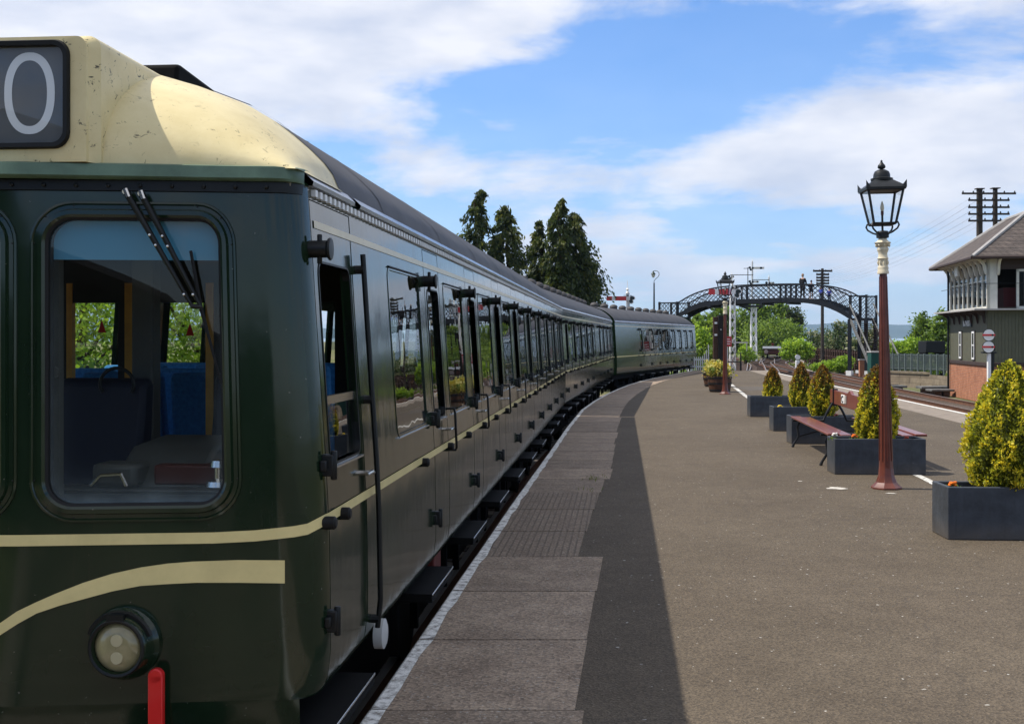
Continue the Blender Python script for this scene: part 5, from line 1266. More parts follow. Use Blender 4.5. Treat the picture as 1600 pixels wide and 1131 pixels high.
def semaphore(X, y, Ya, Yt, L_, h, z0, label, w, post):
    t = thing('semaphore_signal', label, 'railway signal', (ax(X, y), y, 0)); za, zt = az_(Ya, y), az_(Yt, y); m = MB()
    if post == 'lattice': lattice_post(m, w, z0, za + .25)
    else: m.box(-w / 2, w / 2, -w / 2, w / 2, z0, za + .28)
    m.build('post', WHITE, t, smooth=0)
    m = MB(); m.box(-.11, .11, -.11, .11, za + .25, za + .31); finial(m, 0, za + .30, (zt - za - .30) / .66); m.build('finial', WHITE, t, smooth=50)
    arm(t, za, L_, h)
    m = MB(); m.box(-.06, .12, -.06, .12, za - .55, za - .25); m.tube((.1, -.1, za - .3), (.1, -.1, z0 + .4), .012, n=5); m.box(-.25, .22, -.2, -.1, za + .16, za + .19); m.build('lamp_case', BLACKM, t, smooth=0)
    return t
semaphore(980.5, 72, 466.5, 438, 1.22, .26, -1.2, 'red armed semaphore signal with white finial standing behind the train roof', .16, 'wood')
s2 = semaphore(1144.5, 60, 456.2, 430, 1.16, .27, 0, 'near semaphore signal on a white lattice post at the platform end', .27, 'lattice')
m = MB(); m.box(.1, .75, -.1, -.02, az_(536, 60), az_(535, 60) + .02); m.tube((.7, -.06, az_(536, 60)), (.7, -.06, az_(536, 60) - .4), .02, n=5); m.build('wire_bracket', OFFWHITE, s2, smooth=0)
def gantry():
    y = 140; t = thing('bracket_signal', 'distant bracket signal with several arms rising on a white lattice post beyond the footbridge', 'railway signal', (ax(1177.5, y), y, 0)); Z = lambda Y: az_(Y, y); u = y / F
    m = MB(); lattice_post(m, .66, -1.2, Z(478), taper=.82); m.build('post', WHITE, t, smooth=0)
    m = MB(); m.box(-22 * u, 14 * u, -.4, .4, Z(480), Z(477)); 
    for s, e in ((-20, -4), (13, 4)): m.path([(s * u, 0, Z(479)), (e * u * 1.5, 0, Z(484)), (e * u, 0, Z(487))], .09, 5)
    m.box(-14 * u, 13 * u, -.45, -.4, Z(464), Z(463)); m.build('bracket', BLACKM, t, smooth=0)
    for x, zt in ((-2, 409), (24, 433), (-34, 430)):
        m = MB(); m.box(x * u - .09, x * u + .09, -.09, .09, Z(478), Z(zt)); finial(m, x * u, Z(zt), .75); m.build('doll_post', WHITE, t, smooth=0)
    m = MB(); m.box(-9.6 * u, -8.6 * u, -.1, 0, Z(478), Z(418)); m.box(-37 * u, -1 * u, -.15, -.08, Z(430.2), Z(429.2)); m.box(-2 * u, 24 * u, -.15, -.08, Z(437.8), Z(436.8)); m.box(-16 * u, -8 * u, -.15, -.08, Z(420), Z(419.2)); m.build('stay_bar', BLACKM, t, smooth=0)
    for x, Y, L_, fl in ((-2, 419, 18, -1), (-2, 440.5, 10, -1), (24, 442.5, 8, -1), (-34, 432.5, 3, -1)):
        m = MB(); z = Z(Y); s = u
        m.mat(0).box((x + 1) * s, (x + L_) * s, -.22, -.2, z - .12, z + .12); m.mat(1).box((x + L_ * .62) * s, (x + L_ * .82) * s, -.225, -.196, z - .125, z + .125); m.build('signal_arm', [OFFWHITE, BLACKM], t, smooth=0)
        m = MB()
        for a, b, r in ((-4.5, 0.5, 2.0), (-3, -2.6, 1.8), (0, 0, 1.7)): m.lathe([(.001, -.03), (r * s, -.02), (r * s, .02), (.001, .03)], ((x + a) * s, -.22, z + b * s), 12, 'y')
        m.build('spectacle', GREENGL, t, smooth=0)
gantry()
def discs():
    y = 42.0; t = thing('disc_signal', 'white post carrying two white discs with red bars, in front of the signal box', 'railway signal', (ax(1542, y), y, 0)); Z = lambda Y: az_(Y, y)
    m = MB(); m.box(.02, .12, -.06, .06, -1.2, Z(551)); m.build('post', WHITE, t, smooth=0)
    m = MB(); m.box(.16, .24, -.05, .05, -1.2, Z(552)); m.box(-.17, .30, -.1, .1, Z(552), Z(549.5)); m.box(-.09, .25, -.12, .12, Z(548), Z(541)); m.box(.13, .17, -.05, .05, Z(580), Z(545)); m.build('mechanism', IRON, t, smooth=0)
    for Yc in (542.0, 523.5):
        m = MB(); r = 8.8 * y / F; dy = -.14 - (.03 if Yc < 530 else 0)
        m.lathe([(r * 1.09, .012), (r * 1.09, -.004), (r, -.004)], (0, dy, Z(Yc)), 28, 'y', cap=True); b = m.build('disc', BLACKM, t, smooth=30)
        m = MB(); m.lathe([(.001, -.009), (r, -.009)], (0, dy, Z(Yc)), 28, 'y', cap=False); m.build('face', WHITE, b, smooth=0)
        m = MB(); h = .032; m.box(-r * 1.12, r * 1.1, dy - .024, dy - .012, Z(Yc) - h, Z(Yc) + h); m.build('bar', REDARM, b, smooth=0)
        m = MB()
        m.lathe([(.001, -.026), (.035, -.026), (.035, -.02)], (r * .62, dy, Z(Yc)), 10, 'y'); m.build('bolt', BLACKM, b, smooth=0)
discs()
def ground_signal():
    y = 105; t = thing('ground_signal', 'small white dwarf signal beside the far rails', 'railway signal', (ax(1246, y), y, -1.1)); k = y / F
    m = MB(); m.box(-.15, .15, -.15, .15, 0, az_(563, y) + 1.1); m.build('base', WHITE, t, bevel=.02)
    m = MB(); m.lathe([(.001, -.05), (.22, -.05), (.22, .05), (.001, .05)], (0, -.1, az_(558, y) + 1.1), 20, 'y'); m.build('disc', WHITE, t, smooth=30)
ground_signal()

# ------------------------------------------------------------------ signal box
GREENWALL = mat('sage_green_boarding', (.100, .100, .066), .7, var=.10, vscale=3)
DARKTRIM = mat('dark_brown_trim', (.045, .028, .022), .6)
BRICK = m_brick('orange_red_brick', (.43, .165, .080), (.34, .12, .06), (.30, .22, .16))
SLATE = m_brick('grey_brown_slates', (.115, .092, .080), (.075, .062, .056), (.03, .026, .024), .28, .17)
LEAD = mat('pale_lead_flashing', (.38, .36, .34), .6, var=.15, vscale=4)
BOXGL = m_glass('signal_box_glass', (.25, .28, .27), 1.22)
def signal_box():
    e = Vector((.148, .989)); t = thing('signal_box', 'two storey signal box of sage boarding on orange brick with bracketed slate roof', 'signal box', (20.30, 51.4, 0), math.atan2(-.148, .989))
    # local x runs away from the corner to the right (end wall), local y along the track side
    Lx, Ly = 4.3, 7.6; zb, z1, zg, ze = -1.2, .40, 2.80, 5.0
    m = MB(); m.box(0, Lx, 0, Ly, zb, z1); m.build('brick_base', BRICK, t, smooth=0)
    m = MB(); m.box(-.06, Lx + .06, -.06, Ly + .06, z1, z1 + .17); m.build('brick_coping', DARKTRIM, t, bevel=.02)
    m = MB(); m.box(.02, Lx - .02, .02, Ly - .02, z1 + .17, zg)
    for i in range(int(Ly / .14)): m.box(.005, .02, .03 + i * .14, .03 + i * .14 + .125, z1 + .17, zg - .02)
    for i in range(int(Lx / .14)): m.box(.03 + i * .14, .03 + i * .14 + .125, .005, .02, z1 + .17, zg - .02)
    w = m.build('lower_wall', GREENWALL, t, smooth=0)
    for y in (2.45, 5.05):
        m = MB(); m.box(-.035, .03, y - .28, y + .28, .62, 1.95); o = m.build('window', DARKTRIM, t, smooth=0)
        m = MB()
        for a, b, c, d in ((-.24, -.17, .66, 1.91), (.17, .24, .66, 1.91), (-.17, .17, .66, .74), (-.17, .17, 1.83, 1.91), (-.17, .17, 1.27, 1.32)): m.box(-.055, -.036, y + a, y + b, c, d)
        m.build('frame', WHITE, o, smooth=0)
        m = MB(); m.add([(-.04, y - .17, .74), (-.04, y + .17, .74), (-.04, y + .17, 1.83), (-.04, y - .17, 1.83)], [(0, 1, 2, 3)]); m.build('pane', mat('dark_window_pane', (.01, .011, .012), .08), o, smooth=0)
    # name board
    m = MB(); m.box(-.06, .0, 2.75, 4.55, 2.12, 2.42); nb = m.build('name_board', BLACKM, t, smooth=0)
    Mx = Matrix.Translation((-.065, 3.65, 2.27)) @ Matrix.Rotation(R(-90), 4, 'Z') @ Matrix.Rotation(R(90), 4, 'X')
    text_mesh("BO'NESS", .34, .004, WHITE, 'lettering', nb, Mx)
    # gallery round the upper floor, on brackets
    m = MB(); m.box(-.62, Lx + .3, -.45, Ly + .62, zg, zg + .07); m.build('gallery', LEAD, t, smooth=0)
    br = None
    for y in (.35, 1.55, 2.75, 3.95, 5.15, 6.35, Ly - .1):
        m = MB(); m.prism([(-.55, zg), (-.02, zg), (-.02, zg - .55), (-.07, zg - .55), (-.14, zg - .25), (-.35, zg - .09), (-.55, zg - .06)], -.04, .04, 'xz')
        if br is None: br = m.build('gallery_bracket', DARKTRIM, t, smooth=0, loc=(0, y, 0))
        else: dup(br, (0, y, 0), parent=t)
    m = MB(); m.tube((-.09, Ly - .15, -1), (-.09, Ly - .15, ze), .05, n=8); m.build('downpipe', BLACKM, t)
    # upper storey: floor, back walls, glazed front
    m = MB(); m.box(.1, Lx - .1, .1, Ly - .1, zg + .07, zg + .14); m.box(Lx - .14, Lx - .04, .04, Ly - .04, zg + .14, ze); m.box(.06, Lx - .04, Ly - .14, Ly - .04, zg + .07, ze); m.build('upper_room', mat('brown_room_lining', (.05, .035, .025), .8), t, smooth=0)
    m = MB(); m.box(.9, 1.5, 1.0, 6.5, zg + .14, zg + 1.0); m.build('lever_frame', mat('dark_red_levers', (.10, .012, .012), .5), t, smooth=0)
    m = MB(); n = 8
    for i in range(n + 1):
        y = Ly * i / n; w_ = .10 if 0 < i < n else .17; y = min(max(y, w_ / 2), Ly - w_ / 2)
        m.box(.0, .12, y - w_ / 2, y + w_ / 2, zg + .07, ze)
    m.box(.0, .12, 0, Ly, zg + .07, zg + .17); m.box(.0, .12, 0, Ly, ze - .12, ze)
    m.box(0, .42, 0, .12, zg + .07, ze)
    m.build('front_mullion', OFFWHITE, t, smooth=0)
    m = MB()
    for i in range(n):
        y0, y1 = Ly * i / n + .07, Ly * (i + 1) / n - .07
        m.box(.05, .08, y0, y1, zg + 1.28, zg + 1.32)
    m.build('sash_bar', OFFWHITE, t, smooth=0)
    m = MB(); m.add([(.055, .1, zg + .15), (.055, Ly - .1, zg + .15), (.055, Ly - .1, ze - .1), (.055, .1, ze - .1)], [(0, 1, 2, 3)]); m.build('front_glazing', BOXGL, t, smooth=0)
    m = MB()
    for x0, x1 in ((1.20, 1.30), (1.52, 1.62), (1.72, 1.84), (2.75, 2.85), (3.7, 3.8)): m.box(x0, x1, .0, .10, zg + .07, ze - .45)
    m.box(1.20, Lx, .0, .10, zg + .07, zg + .17); m.box(1.20, Lx, 0, .10, ze - .55, ze - .45); m.box(1.84, Lx, .02, .08, zg + 1.35, zg + 1.39); m.build('end_window_frame', OFFWHITE, t, smooth=0)
    m = MB(); m.add([(1.25, .05, zg + .1), (Lx, .05, zg + .1), (Lx, .05, ze - .5), (1.25, .05, ze - .5)], [(0, 1, 2, 3)]); m.build('end_glazing', BOXGL, t, smooth=0)
    m = MB(); m.box(.42, Lx, .01, .09, ze - .45, ze); m.build('end_fascia', DARKTRIM, t, smooth=0)
    # eaves brackets
    eb = None
    cur = lambda s: [(-.62 * s, ze + .0), (-.50 * s, ze - .03), (-.30 * s, ze - .10), (-.16 * s, ze - .28), (-.09 * s, ze - .62), (0, ze - .70), (0, ze - .45), (-.05 * s, ze - .25), (-.18 * s, ze - .06), (-.40 * s, ze + .06), (-.62 * s, ze + .08)]
    for i in range(n + 1):
        y = min(max(Ly * i / n, .08), Ly - .08)
        if eb is None: eb = MB().prism(cur(1), -.05, .05, 'xz').build('eaves_bracket', OFFWHITE, t, smooth=30, loc=(0, y, 0))
        else: dup(eb, (0, y, 0), parent=t)
    for x in (.45, 1.78, 2.85, 3.8):
        MB().prism(cur(1), x - .05, x + .05, 'yz').build('eaves_bracket', OFFWHITE, t, smooth=30)
    # hipped slate roof
    o = .78; zt = ze + .04; hx = Lx / 2; rzh = (hx + o) * math.tan(R(36)); c = [(-o, -o, zt), (Lx + o, -o, zt), (Lx + o, Ly + o, zt), (-o, Ly + o, zt)]
    a, b = (hx, hx, zt + rzh), (hx, Ly - hx, zt + rzh)
    m = MB(); m.add(c + [a, b], [(0, 1, 4), (1, 2, 5, 4), (2, 3, 5), (3, 0, 4, 5), (3, 2, 1, 0)]); rf = m.build('roof', SLATE, t, smooth=0)
    m = MB()
    for p, q in ((c[0], a), (c[1], a), (c[2], b), (c[3], b), (a, b)): m.path([np.array(p) + (0, 0, .02), np.array(q) + (0, 0, .02)], .085, 6)
    m.build('hip_flashing', LEAD, rf, smooth=40)
    m = MB(); cc = [np.array(q) + (0, 0, -.03) for q in c]
    for i in range(4): m.path([cc[i], cc[(i + 1) % 4]], .07, 6)
    m.build('eaves_gutter', DARKTRIM, rf, smooth=40)
    m = MB(); m.box(-.36, -.30, 4.15, 4.75, ze - .52, ze + .02); m.build('notice_board', OFFWHITE, t, smooth=0)
    m = MB(); m.tube((-.3, -.35, 3.93), (-.3, Ly + .4, 3.93), .012, n=5); m.tube((-.3, -.35, 3.93), (Lx, -.35, 3.93), .012, n=5)
    m.build('gallery_rail', IRON, t)
signal_box()

# ------------------------------------------------------------------ telegraph poles
POLE = mat('creosoted_pole', (.045, .036, .030), .85, var=.3, vscale=3)
def arms(m, zs, hw, y=0.0, n=4, thick=.05):
    for z, w in zip(zs, hw):
        m.mat(0).box(-w, w, -.14 + y, -.05 + y, z - thick, z + thick)
        for q in np.linspace(-w + .06, w - .06, n): m.mat(1).lathe([(.03, -.02), (.045, .05), (.045, .10), (.02, .15), (.001, .155)], (q, -.095 + y, z), 7)
def hpole():
    y = 66.0; x = ax(1543.5, y); t = thing('telegraph_pole', 'double telegraph pole with five crossarms behind the signal box roof', 'telegraph pole', (x, y, 0)); u = y / F
    for X, w, Yt, dy in ((1530.5, 4.6, 296, 0), (1559, 3.6, 294, .35)):
        m = MB(); m.lathe([(w * u * 1.15, -1.2), (w * u, az_(Yt, y))], ((X - 1543.5) * u, dy, 0), 12); m.box((X - 1543.5) * u - .22, (X - 1543.5) * u + .22, dy - .2, dy + .2, az_(Yt, y), az_(Yt, y) + .05); m.build('pole', POLE, t, smooth=40)
    m = MB(); zs = [az_(q, y) for q in (303, 313.5, 324.5, 335, 345.5)]
    arms(m, zs, [42 * u] + [32 * u] * 4, y=-.05, n=6); m.build('crossarm', [POLE, mat('dark_insulator', (.05, .05, .05), .3)], t, smooth=0)
hpole()
def pole(X, y, Yt, Yb, label, Ys, hw):
    t = thing('telegraph_pole', label, 'telegraph pole', (ax(X, y), y, 0)); u = y / F
    m = MB(); m.lathe([(3.0 * u, -1.2), (2.1 * u, az_(Yt, y))], n=10); m.build('pole', POLE, t, smooth=40)
    m = MB(); arms(m, [az_(q, y) for q in Ys], [w * u for w in hw], n=4, thick=.09); m.build('crossarm', [POLE, mat('dark_insulator', (.05, .05, .05), .3)], t, smooth=0)
pole(1285, 112, 419.5, 560, 'single telegraph pole with stacked crossarms behind the children on the bridge', (423.5, 429, 434, 438.5, 443), (15, 10, 10, 10, 10))
pole(1164, 190, 486, 545, 'farthest telegraph pole in front of the wood, seen under the bridge', (489, 494, 499, 504, 509), (5, 5, 5, 5, 5))
wires = MB(); a = (ax(1290, 112), 112.0); b = (ax(1535, 66), 66.0)
def wire(p, q, sag, n=14): return [tuple(np.array(p) + (np.array(q) - np.array(p)) * k + (0, 0, -sag * 4 * k * (1 - k))) for k in np.linspace(0, 1, n)]
w_ = MB()
for i, (Ya, Yb) in enumerate(((423, 303), (430, 313), (435, 324), (440, 335), (444, 345))):
    for d in (-.3, .3): w_.path(wire((a[0] + d, a[1], az_(Ya, 112)), (b[0] + d, b[1], az_(Yb, 66)), .6), .0032, 4, caps=False)
tag(w_.build('telegraph_wires', IRON), 'thin telegraph wires strung from the single pole to the double pole', 'wires')

# ------------------------------------------------------------------ swan neck lamp, fences, boards, huts
def swan(X, y, Yt, Yneck, label, k=1.0):
    t = thing('swan_neck_lamp', label, 'lamp post', (ax(X, y), y, 0)); u = y / F; Z = lambda Y: az_(Y, y)
    m = MB(); m.path([(0, 0, 0), (0, 0, Z(Yneck) - .0)], [2.3 * u, 1.0 * u], 10); m.build('post', IRON, t, smooth=40)
    m = MB(); pts = [(0, Yneck), (0, Yneck - 3), (2.2, Yneck - 6), (5.5, Yneck - 8.5), (7.8, Yneck - 12), (7.6, Yneck - 16), (5, Yneck - 18.3), (1.5, Yneck - 18.8), (-1.2, Yneck - 18.3)]
    m.path([(p * u * k, 0, Z(Yneck) + (Yneck - q) * u * k) for p, q in pts], .45 * u, 7); m.build('swan_neck', IRON, t)
    zt = Z(Yneck) + 18.6 * u * k; m = MB(); m.lathe([(.5 * u, 0), (1 * u, -.8 * u), (1.2 * u, -1.6 * u), (3.6 * u * k, -5 * u * k), (3.4 * u * k, -5.6 * u * k), (.01, -5.4 * u * k)], (-1.2 * u * k, 0, zt), 14); m.build('shade', mat('dark_green_shade', (.012, .03, .02), .4), t, smooth=40)
    m = MB(); m.lathe([(2.9 * u * k, -5.6 * u * k), (2.6 * u * k, -8 * u * k), (1.2 * u * k, -10.2 * u * k), (.01, -10.6 * u * k)], (-1.2 * u * k, 0, zt), 14); m.build('globe', mat('pale_lamp_globe', (.5, .5, .42), .3), t, smooth=60)
swan(1022, 76, 424, 442, 'swan neck lamp post rising behind the far end of the train')
def picket():
    y = 61.2; t = thing('picket_fence', 'white picket fence closing the platform end beside the train', 'fence', (0, y, 0)); x0, x1 = ax(1079, y), ax(1107, y); n = 10
    for i in range(n):
        x = x0 + (x1 - x0) * i / (n - 1); q = max(0, (i - 5) / 4); h = .70 + .62 * q ** 2
        m = MB(); z0 = -.02; m.prism([(x - .025, z0), (x + .025, z0), (x + .025, z0 + h - .05), (x, z0 + h), (x - .025, z0 + h - .05)], -.012, .012); m.build('picket', WHITE, t, smooth=0)
    m = MB(); m.box(x0, x1, .014, .05, .12, .2); m.box(x0, x1, .014, .05, .48, .56); m.build('rail', WHITE, t, smooth=0)
picket()
def railing():
    y = 59.6; t = thing('tubular_railing', 'black tubular railing at the platform end below the near signal', 'railing', (0, y, 0)); x0, x1, xm = ax(1135, y), ax(1157.5, y), ax(1148, y); zt = az_(552, y)
    m = MB(); m.path([(x0, 0, 0), (x0, 0, zt), (x1, 0, zt), (x1, 0, 0)], .045, 8); m.path([(x0, 0, zt * .5), (x1, 0, zt * .5)], .03, 8); m.build('rail', IRON, t)
railing()
def redsign():
    y = 58.6; t = thing('warning_sign', 'small red notice with white lines on a post at the platform end', 'sign', (ax(1136, y), y, 0)); u = y / F
    m = MB(); m.box(-.04, .04, 0, .06, 0, az_(541, y)); m.build('post', WHITE, t, smooth=0)
    m = MB(); m.box(-7 * u, 7.2 * u, -.03, -.001, az_(541.5, y), az_(525.5, y)); b = m.build('board', mat('faded_red_enamel', (.42, .05, .05), .4), t, smooth=0)
    m = MB()
    for Y, w in ((530, 4), (533.6, 5.6), (537.2, 4.6)): m.box(-w * u, w * u, -.036, -.031, az_(Y + .55, y), az_(Y - .55, y))
    m.build('lettering_line', WHITE, b, smooth=0)
redsign()
def palisade():
    y = 75.0; x0, x1 = ax(1386, 74), ax(1484, 70); t = thing('railing_fence', 'grey green upright bar fence on the stone wall left of the signal box', 'fence', (0, 0, 0)); n = 60
    G = mat('grey_green_fence_paint', (.13, .16, .15), .5, var=.2); base = lambda x: np.interp(x, [x0, x1], [74, 70])
    zb_, zt = -.30, .66
    m = MB()
    for z in (zb_ + .1, zt - .08): m.path([(x, base(x) + .03, z) for x in np.linspace(x0, x1, 12)], .03, 4)
    m.build('fence_rail', G, t, smooth=0)
    pk = None
    for i in range(n):
        x = x0 + (x1 - x0) * i / (n - 1); w = .022 if i % 6 else .05
        if i % 6 == 0: MB().box(x - w, x + w, base(x) - .04, base(x) + .05, zb_ - .25, zt + .03).build('fence_post', G, t, smooth=0)
        else:
            if pk is None: pk = MB().box(-w, w, -.02, .012, zb_, zt).build('bar', G, t, smooth=0, loc=(x, base(x), 0))
            else: dup(pk, (x, base(x), 0), parent=t)
palisade()
STONE = m_brick('sandstone_blocks', (.24, .195, .14), (.17, .135, .095), (.09, .07, .055), .85, .32)
def stonewall():
    t = thing('stone_wall', 'low sandstone retaining wall below the grey green fence', 'wall', (0, 0, 0)); m = MB()
    xa, xb, xc = ax(1380, 71), ax(1448, 68), ax(1487, 64)
    m.prism([(xa, 71), (xb, 67.6), (xb + .1, 68.8), (xa, 72.2)], -1.25, az_(583, 70), 'xy'); m.prism([(xb, 66.9), (xc, 63.2), (xc, 64.6), (xb, 68.0)], -1.25, az_(586.5, 66), 'xy'); m.build('wall', STONE, t, smooth=0)
    m = MB(); m.prism([(xa, 70.85), (xb, 67.45), (xb + .1, 68.8), (xa, 72.2)], az_(583, 70), az_(583, 70) + .12, 'xy'); m.build('coping', mat('weathered_coping_stone', (.16, .13, .09), .9, var=.3, vscale=3), t, smooth=0)
stonewall()
def plank(X0, X1, Y, y, label, h=.12, c=None):
    t = thing('timber_baulk', label, 'timber', (0, 0, 0)); x0, x1 = ax(X0, y), ax(X1, y); z = az_(Y, y); m = MB(); m.box(x0, x1, y, y + .9, z - h, z); m.build('beam', GREYRAIL, t, bevel=.02)
    m = MB(); m.box(x0 + .2, x0 + .5, y + .1, y + .8, -1.22, z - h); m.box(x1 - .5, x1 - .2, y + .1, y + .8, -1.22, z - h); m.build('bearer', SLEEPER, t, smooth=0)
plank(1440, 1488, 604, 60.0, 'pale timber walkway baulk beside the signal box base, upper one')
plank(1456, 1492, 608.5, 57.5, 'pale timber walkway baulk beside the signal box base, lower one', .1)
plank(1392, 1418, 602.5, 62.0, 'short timber baulk by the rails below the stone wall')
def darktank():
    y = 80.0; t = thing('water_tank', 'black rectangular tank on a stand above the fence left of the signal box', 'tank', (ax(1462, y), y, 0)); u = y / F
    m = MB(); m.box(-15 * u, 15 * u, 0, 1.6, az_(551, y), az_(533, y)); m.build('tank', mat('black_tank_paint', (.008, .009, .011), .6), t, bevel=.03)
    m = MB()
    for s in (-1, 1): m.box(s * 12 * u - .1, s * 12 * u + .1, .2, 1.4, -1.2, az_(551, y))
    m.build('stand', SOOT, t, smooth=0)
darktank()
def hut():
    y = 76.0; t = thing('green_cabinet', 'dark green lineside cabinet at the foot of the bridge stairs', 'cabinet', (ax(1370, y), y, -1.2)); u = y / F
    m = MB(); m.box(-9 * u, 12 * u, 0, .8, 0, az_(551, y) + 1.2); m.build('case', mat('dark_green_cabinet_paint', (.008, .055, .040), .5), t, bevel=.02)
    m = MB(); m.box(-9.8 * u, 12.8 * u, -.06, .86, az_(551, y) + 1.2, az_(549, y) + 1.2); m.build('lid', LEAD, t, bevel=.02)
hut()
def postfence():
    t = thing('post_and_rail_fence', 'brown timber post fence along the far side of the tracks', 'fence', (0, 0, 0)); m = MB()
    pts = [(1258, 128), (1290, 112), (1330, 96), (1345, 90)]; P = [(ax(X, y), y) for X, y in pts]
    d = np.concatenate([[0], np.cumsum([math.dist(P[i], P[i + 1]) for i in range(3)])]); n = 26; pp = None
    for i in range(n):
        s = d[-1] * i / (n - 1); x = float(np.interp(s, d, [p[0] for p in P])); y = float(np.interp(s, d, [p[1] for p in P]))
        if pp is None: pp = MB().box(-.09, .09, -.08, .08, -1.2, .62).build('fence_post', BROWNWOOD, t, smooth=0, loc=(x, y, 0))
        else: dup(pp, (x, y, 0), parent=t)
    for z in (.45, -.05, -.5): m.path([(p[0], p[1] - .1, z) for p in P], .045, 4)
    m.build('fence_rail', BROWNWOOD, t, smooth=0)
    return t
postfence()
def ladderpost():
    y = 84; t = thing('brick_pier', 'short brick pier under the foot of the bridge stairs', 'pier', (ax(1347, y), y, -1.2)); m = MB(); m.box(-.16, .16, 0, .3, 0, az_(563, y) + 1.2); m.build('pier', BRICK, t, smooth=0)
    m = MB(); m.box(-.2, .2, -.04, .34, az_(563, y) + 1.2, az_(563, y) + 1.28); m.build('cap', LEAD, t, smooth=0)
ladderpost()
def wagon():
    y = 148.0; x = ax(1208.5, y); t = thing('flat_wagon', 'rusty brown flat wagon with a white topped end on the far track', 'wagon', (x, y, 0), -.22); u = y / F; Z = lambda Y: az_(Y, y)
    m = MB(); m.box(-15.5 * u, 15.5 * u, 0, 9, Z(548), Z(543.5)); m.build('deck', BROWNWOOD, t, smooth=0)
    m = MB(); m.box(-16.5 * u, -4 * u, -.12, 0, Z(544.5), Z(541)); m.box(-4 * u, 16.5 * u, -.10, .02, Z(544.5), Z(541)); m.build('end_board', WHITE, t, smooth=0)
    m = MB(); m.box(-14 * u, 14 * u, .0, .3, Z(553), Z(547)); m.box(-12 * u, 12 * u, .3, 8.6, Z(554), Z(549)); m.build('headstock', mat('rusty_wagon_frame', (.075, .028, .02), .8, var=.3), t, smooth=0)
    for s in (-1, 1):
        MB().lathe([(.12, .05), (.1, -.4), (.25, -.42), (.25, -.46), (.05, -.48)], (s * .87, 0, Z(549.5)), 16, 'y').build('buffer', mat('worn_buffer_steel', (.25, .2, .18), .5, metal=.5), t, smooth=40)
        for yy in (1.6, 7.4): MB().lathe([(.08, -.07), (.46, -.06), (.48, .06), (.08, .07)], (s * .75, yy, -.44), 20, 'x').build('wheel', SOOT, t, smooth=30)
    m = MB(); m.box(-8 * u, 8 * u, -.15, -.02, Z(557), Z(555.5)); m.build('brake_beam', mat('pale_chain', (.3, .28, .24), .6), t, smooth=0)
    m = MB(); m.lathe([(.12, 0), (.12, .4), (.2, .42), (.2, .5), (.05, .52)], (-1 * u, .4, Z(543)), 10); m.build('hand_brake', OLDRED, t)
wagon()

# ------------------------------------------------------------------ trees and bushes
def conifer(X, y, Yt, r, n, label, seed, lean=(0, 0), gap=.05, hook=0):
    t = thing('conifer_tree', label, 'tree', (ax(X, y), y, -1.2), group='tall conifers behind the train'); h = az_(Yt, y) + 1.2
    spire(t, h, r, int(n * 1.05), LF['conifer'], .24, .105, 0, lean, gap, seed, .035, hook); trunk(t, h * .94, .20, name='trunk')
conifer(741, 66, 297, 2.4, 11000, 'tall narrow conifer with a bent tip, leftmost behind the train', 21, (.10, 0), hook=1.5)
conifer(789, 67, 322, 3.0, 14000, 'broad conifer second from the left behind the train', 22)
conifer(768, 70, 398, 3.4, 10000, 'lower bushy conifer between the two left spires behind the train', 26)
conifer(843, 66, 345, 1.4, 5200, 'thin small conifer with bare stem between the two tall groups', 23, gap=.42)
conifer(872, 65, 312, 1.7, 11000, 'slender tallest spire of the right conifer group behind the train', 24, hook=1.2)
conifer(897, 66, 333, 3.1, 17000, 'broad conifer at the right edge of the group behind the train', 25)
conifer(848, 68, 412, 4.0, 13000, 'low dense conifer in front of the thin small one behind the train', 27)
conifer(912, 69, 388, 2.7, 10000, 'low outer conifer closest to the red signal arm', 28)
def tree(X, y, blobs, n, kind, label, L_, nm='broadleaf_tree', cat='tree', group='trees and bushes beyond the bridge', zb=-1.2, fill=.55, clump=40, r=.22):
    """blobs given as (X, Y, dy, rX, rY) in photo pixels at distance y, built at their real place and size"""
    u = y / F; x0 = ax(X, y); t = thing(nm, label, cat, (x0, y, zb), group=group); bl = [((bx - X) * u, dy, az_(by, y) - zb, 1.12 * rx_ * u, max(rx_ * u * .8, .3), 1.08 * ry_ * u) for bx, by, dy, rx_, ry_ in blobs]
    crown(t, bl, n, L_, L_ * .6, LF[kind], fill, clump=clump); h = max(b[2] for b in bl)
    trunk(t, h * .85, r, [(.5, h * .3, h * .3, h * .22), (2.6, h * .4, h * .25, h * .2), (4.4, h * .45, h * .2, h * .18)])
W_ = 'broad'
tree(1075, 120, [(1070, 530, 0, 26, 28), (1090, 512, 0, 18, 18), (1058, 540, 0, 20, 24)], 5000, W_, 'leafy tree just right of the far train end, under the bridge arch', .42)
tree(1122, 165, [(1112, 510, 0, 20, 22), (1130, 500, 0, 17, 18), (1120, 535, 0, 28, 24)], 4500, W_, 'tree behind the black double post', .5)
tree(1150, 175, [(1148, 500, 0, 18, 20), (1160, 520, 0, 20, 26), (1142, 530, 0, 20, 24)], 4000, W_, 'tree seen between the two white lattice signal posts', .5)
tree(1192, 170, [(1185, 500, 0, 20, 22), (1206, 492, 0, 20, 18), (1195, 525, 0, 26, 28)], 5000, W_, 'tall rounded tree right of the distant lattice post', .5)
tree(1236, 185, [(1232, 494, 0, 17, 13), (1244, 505, 0, 11, 14), (1232, 520, 0, 18, 16)], 4500, 'conifer', 'dark evergreen tree at the right end of the wood', .45)
tree(1214, 158, [(1210, 524, 0, 38, 22), (1236, 532, 0, 26, 18), (1190, 535, 0, 24, 22)], 5000, W_, 'smooth green tree mass behind the flat wagon', .35, fill=.75)
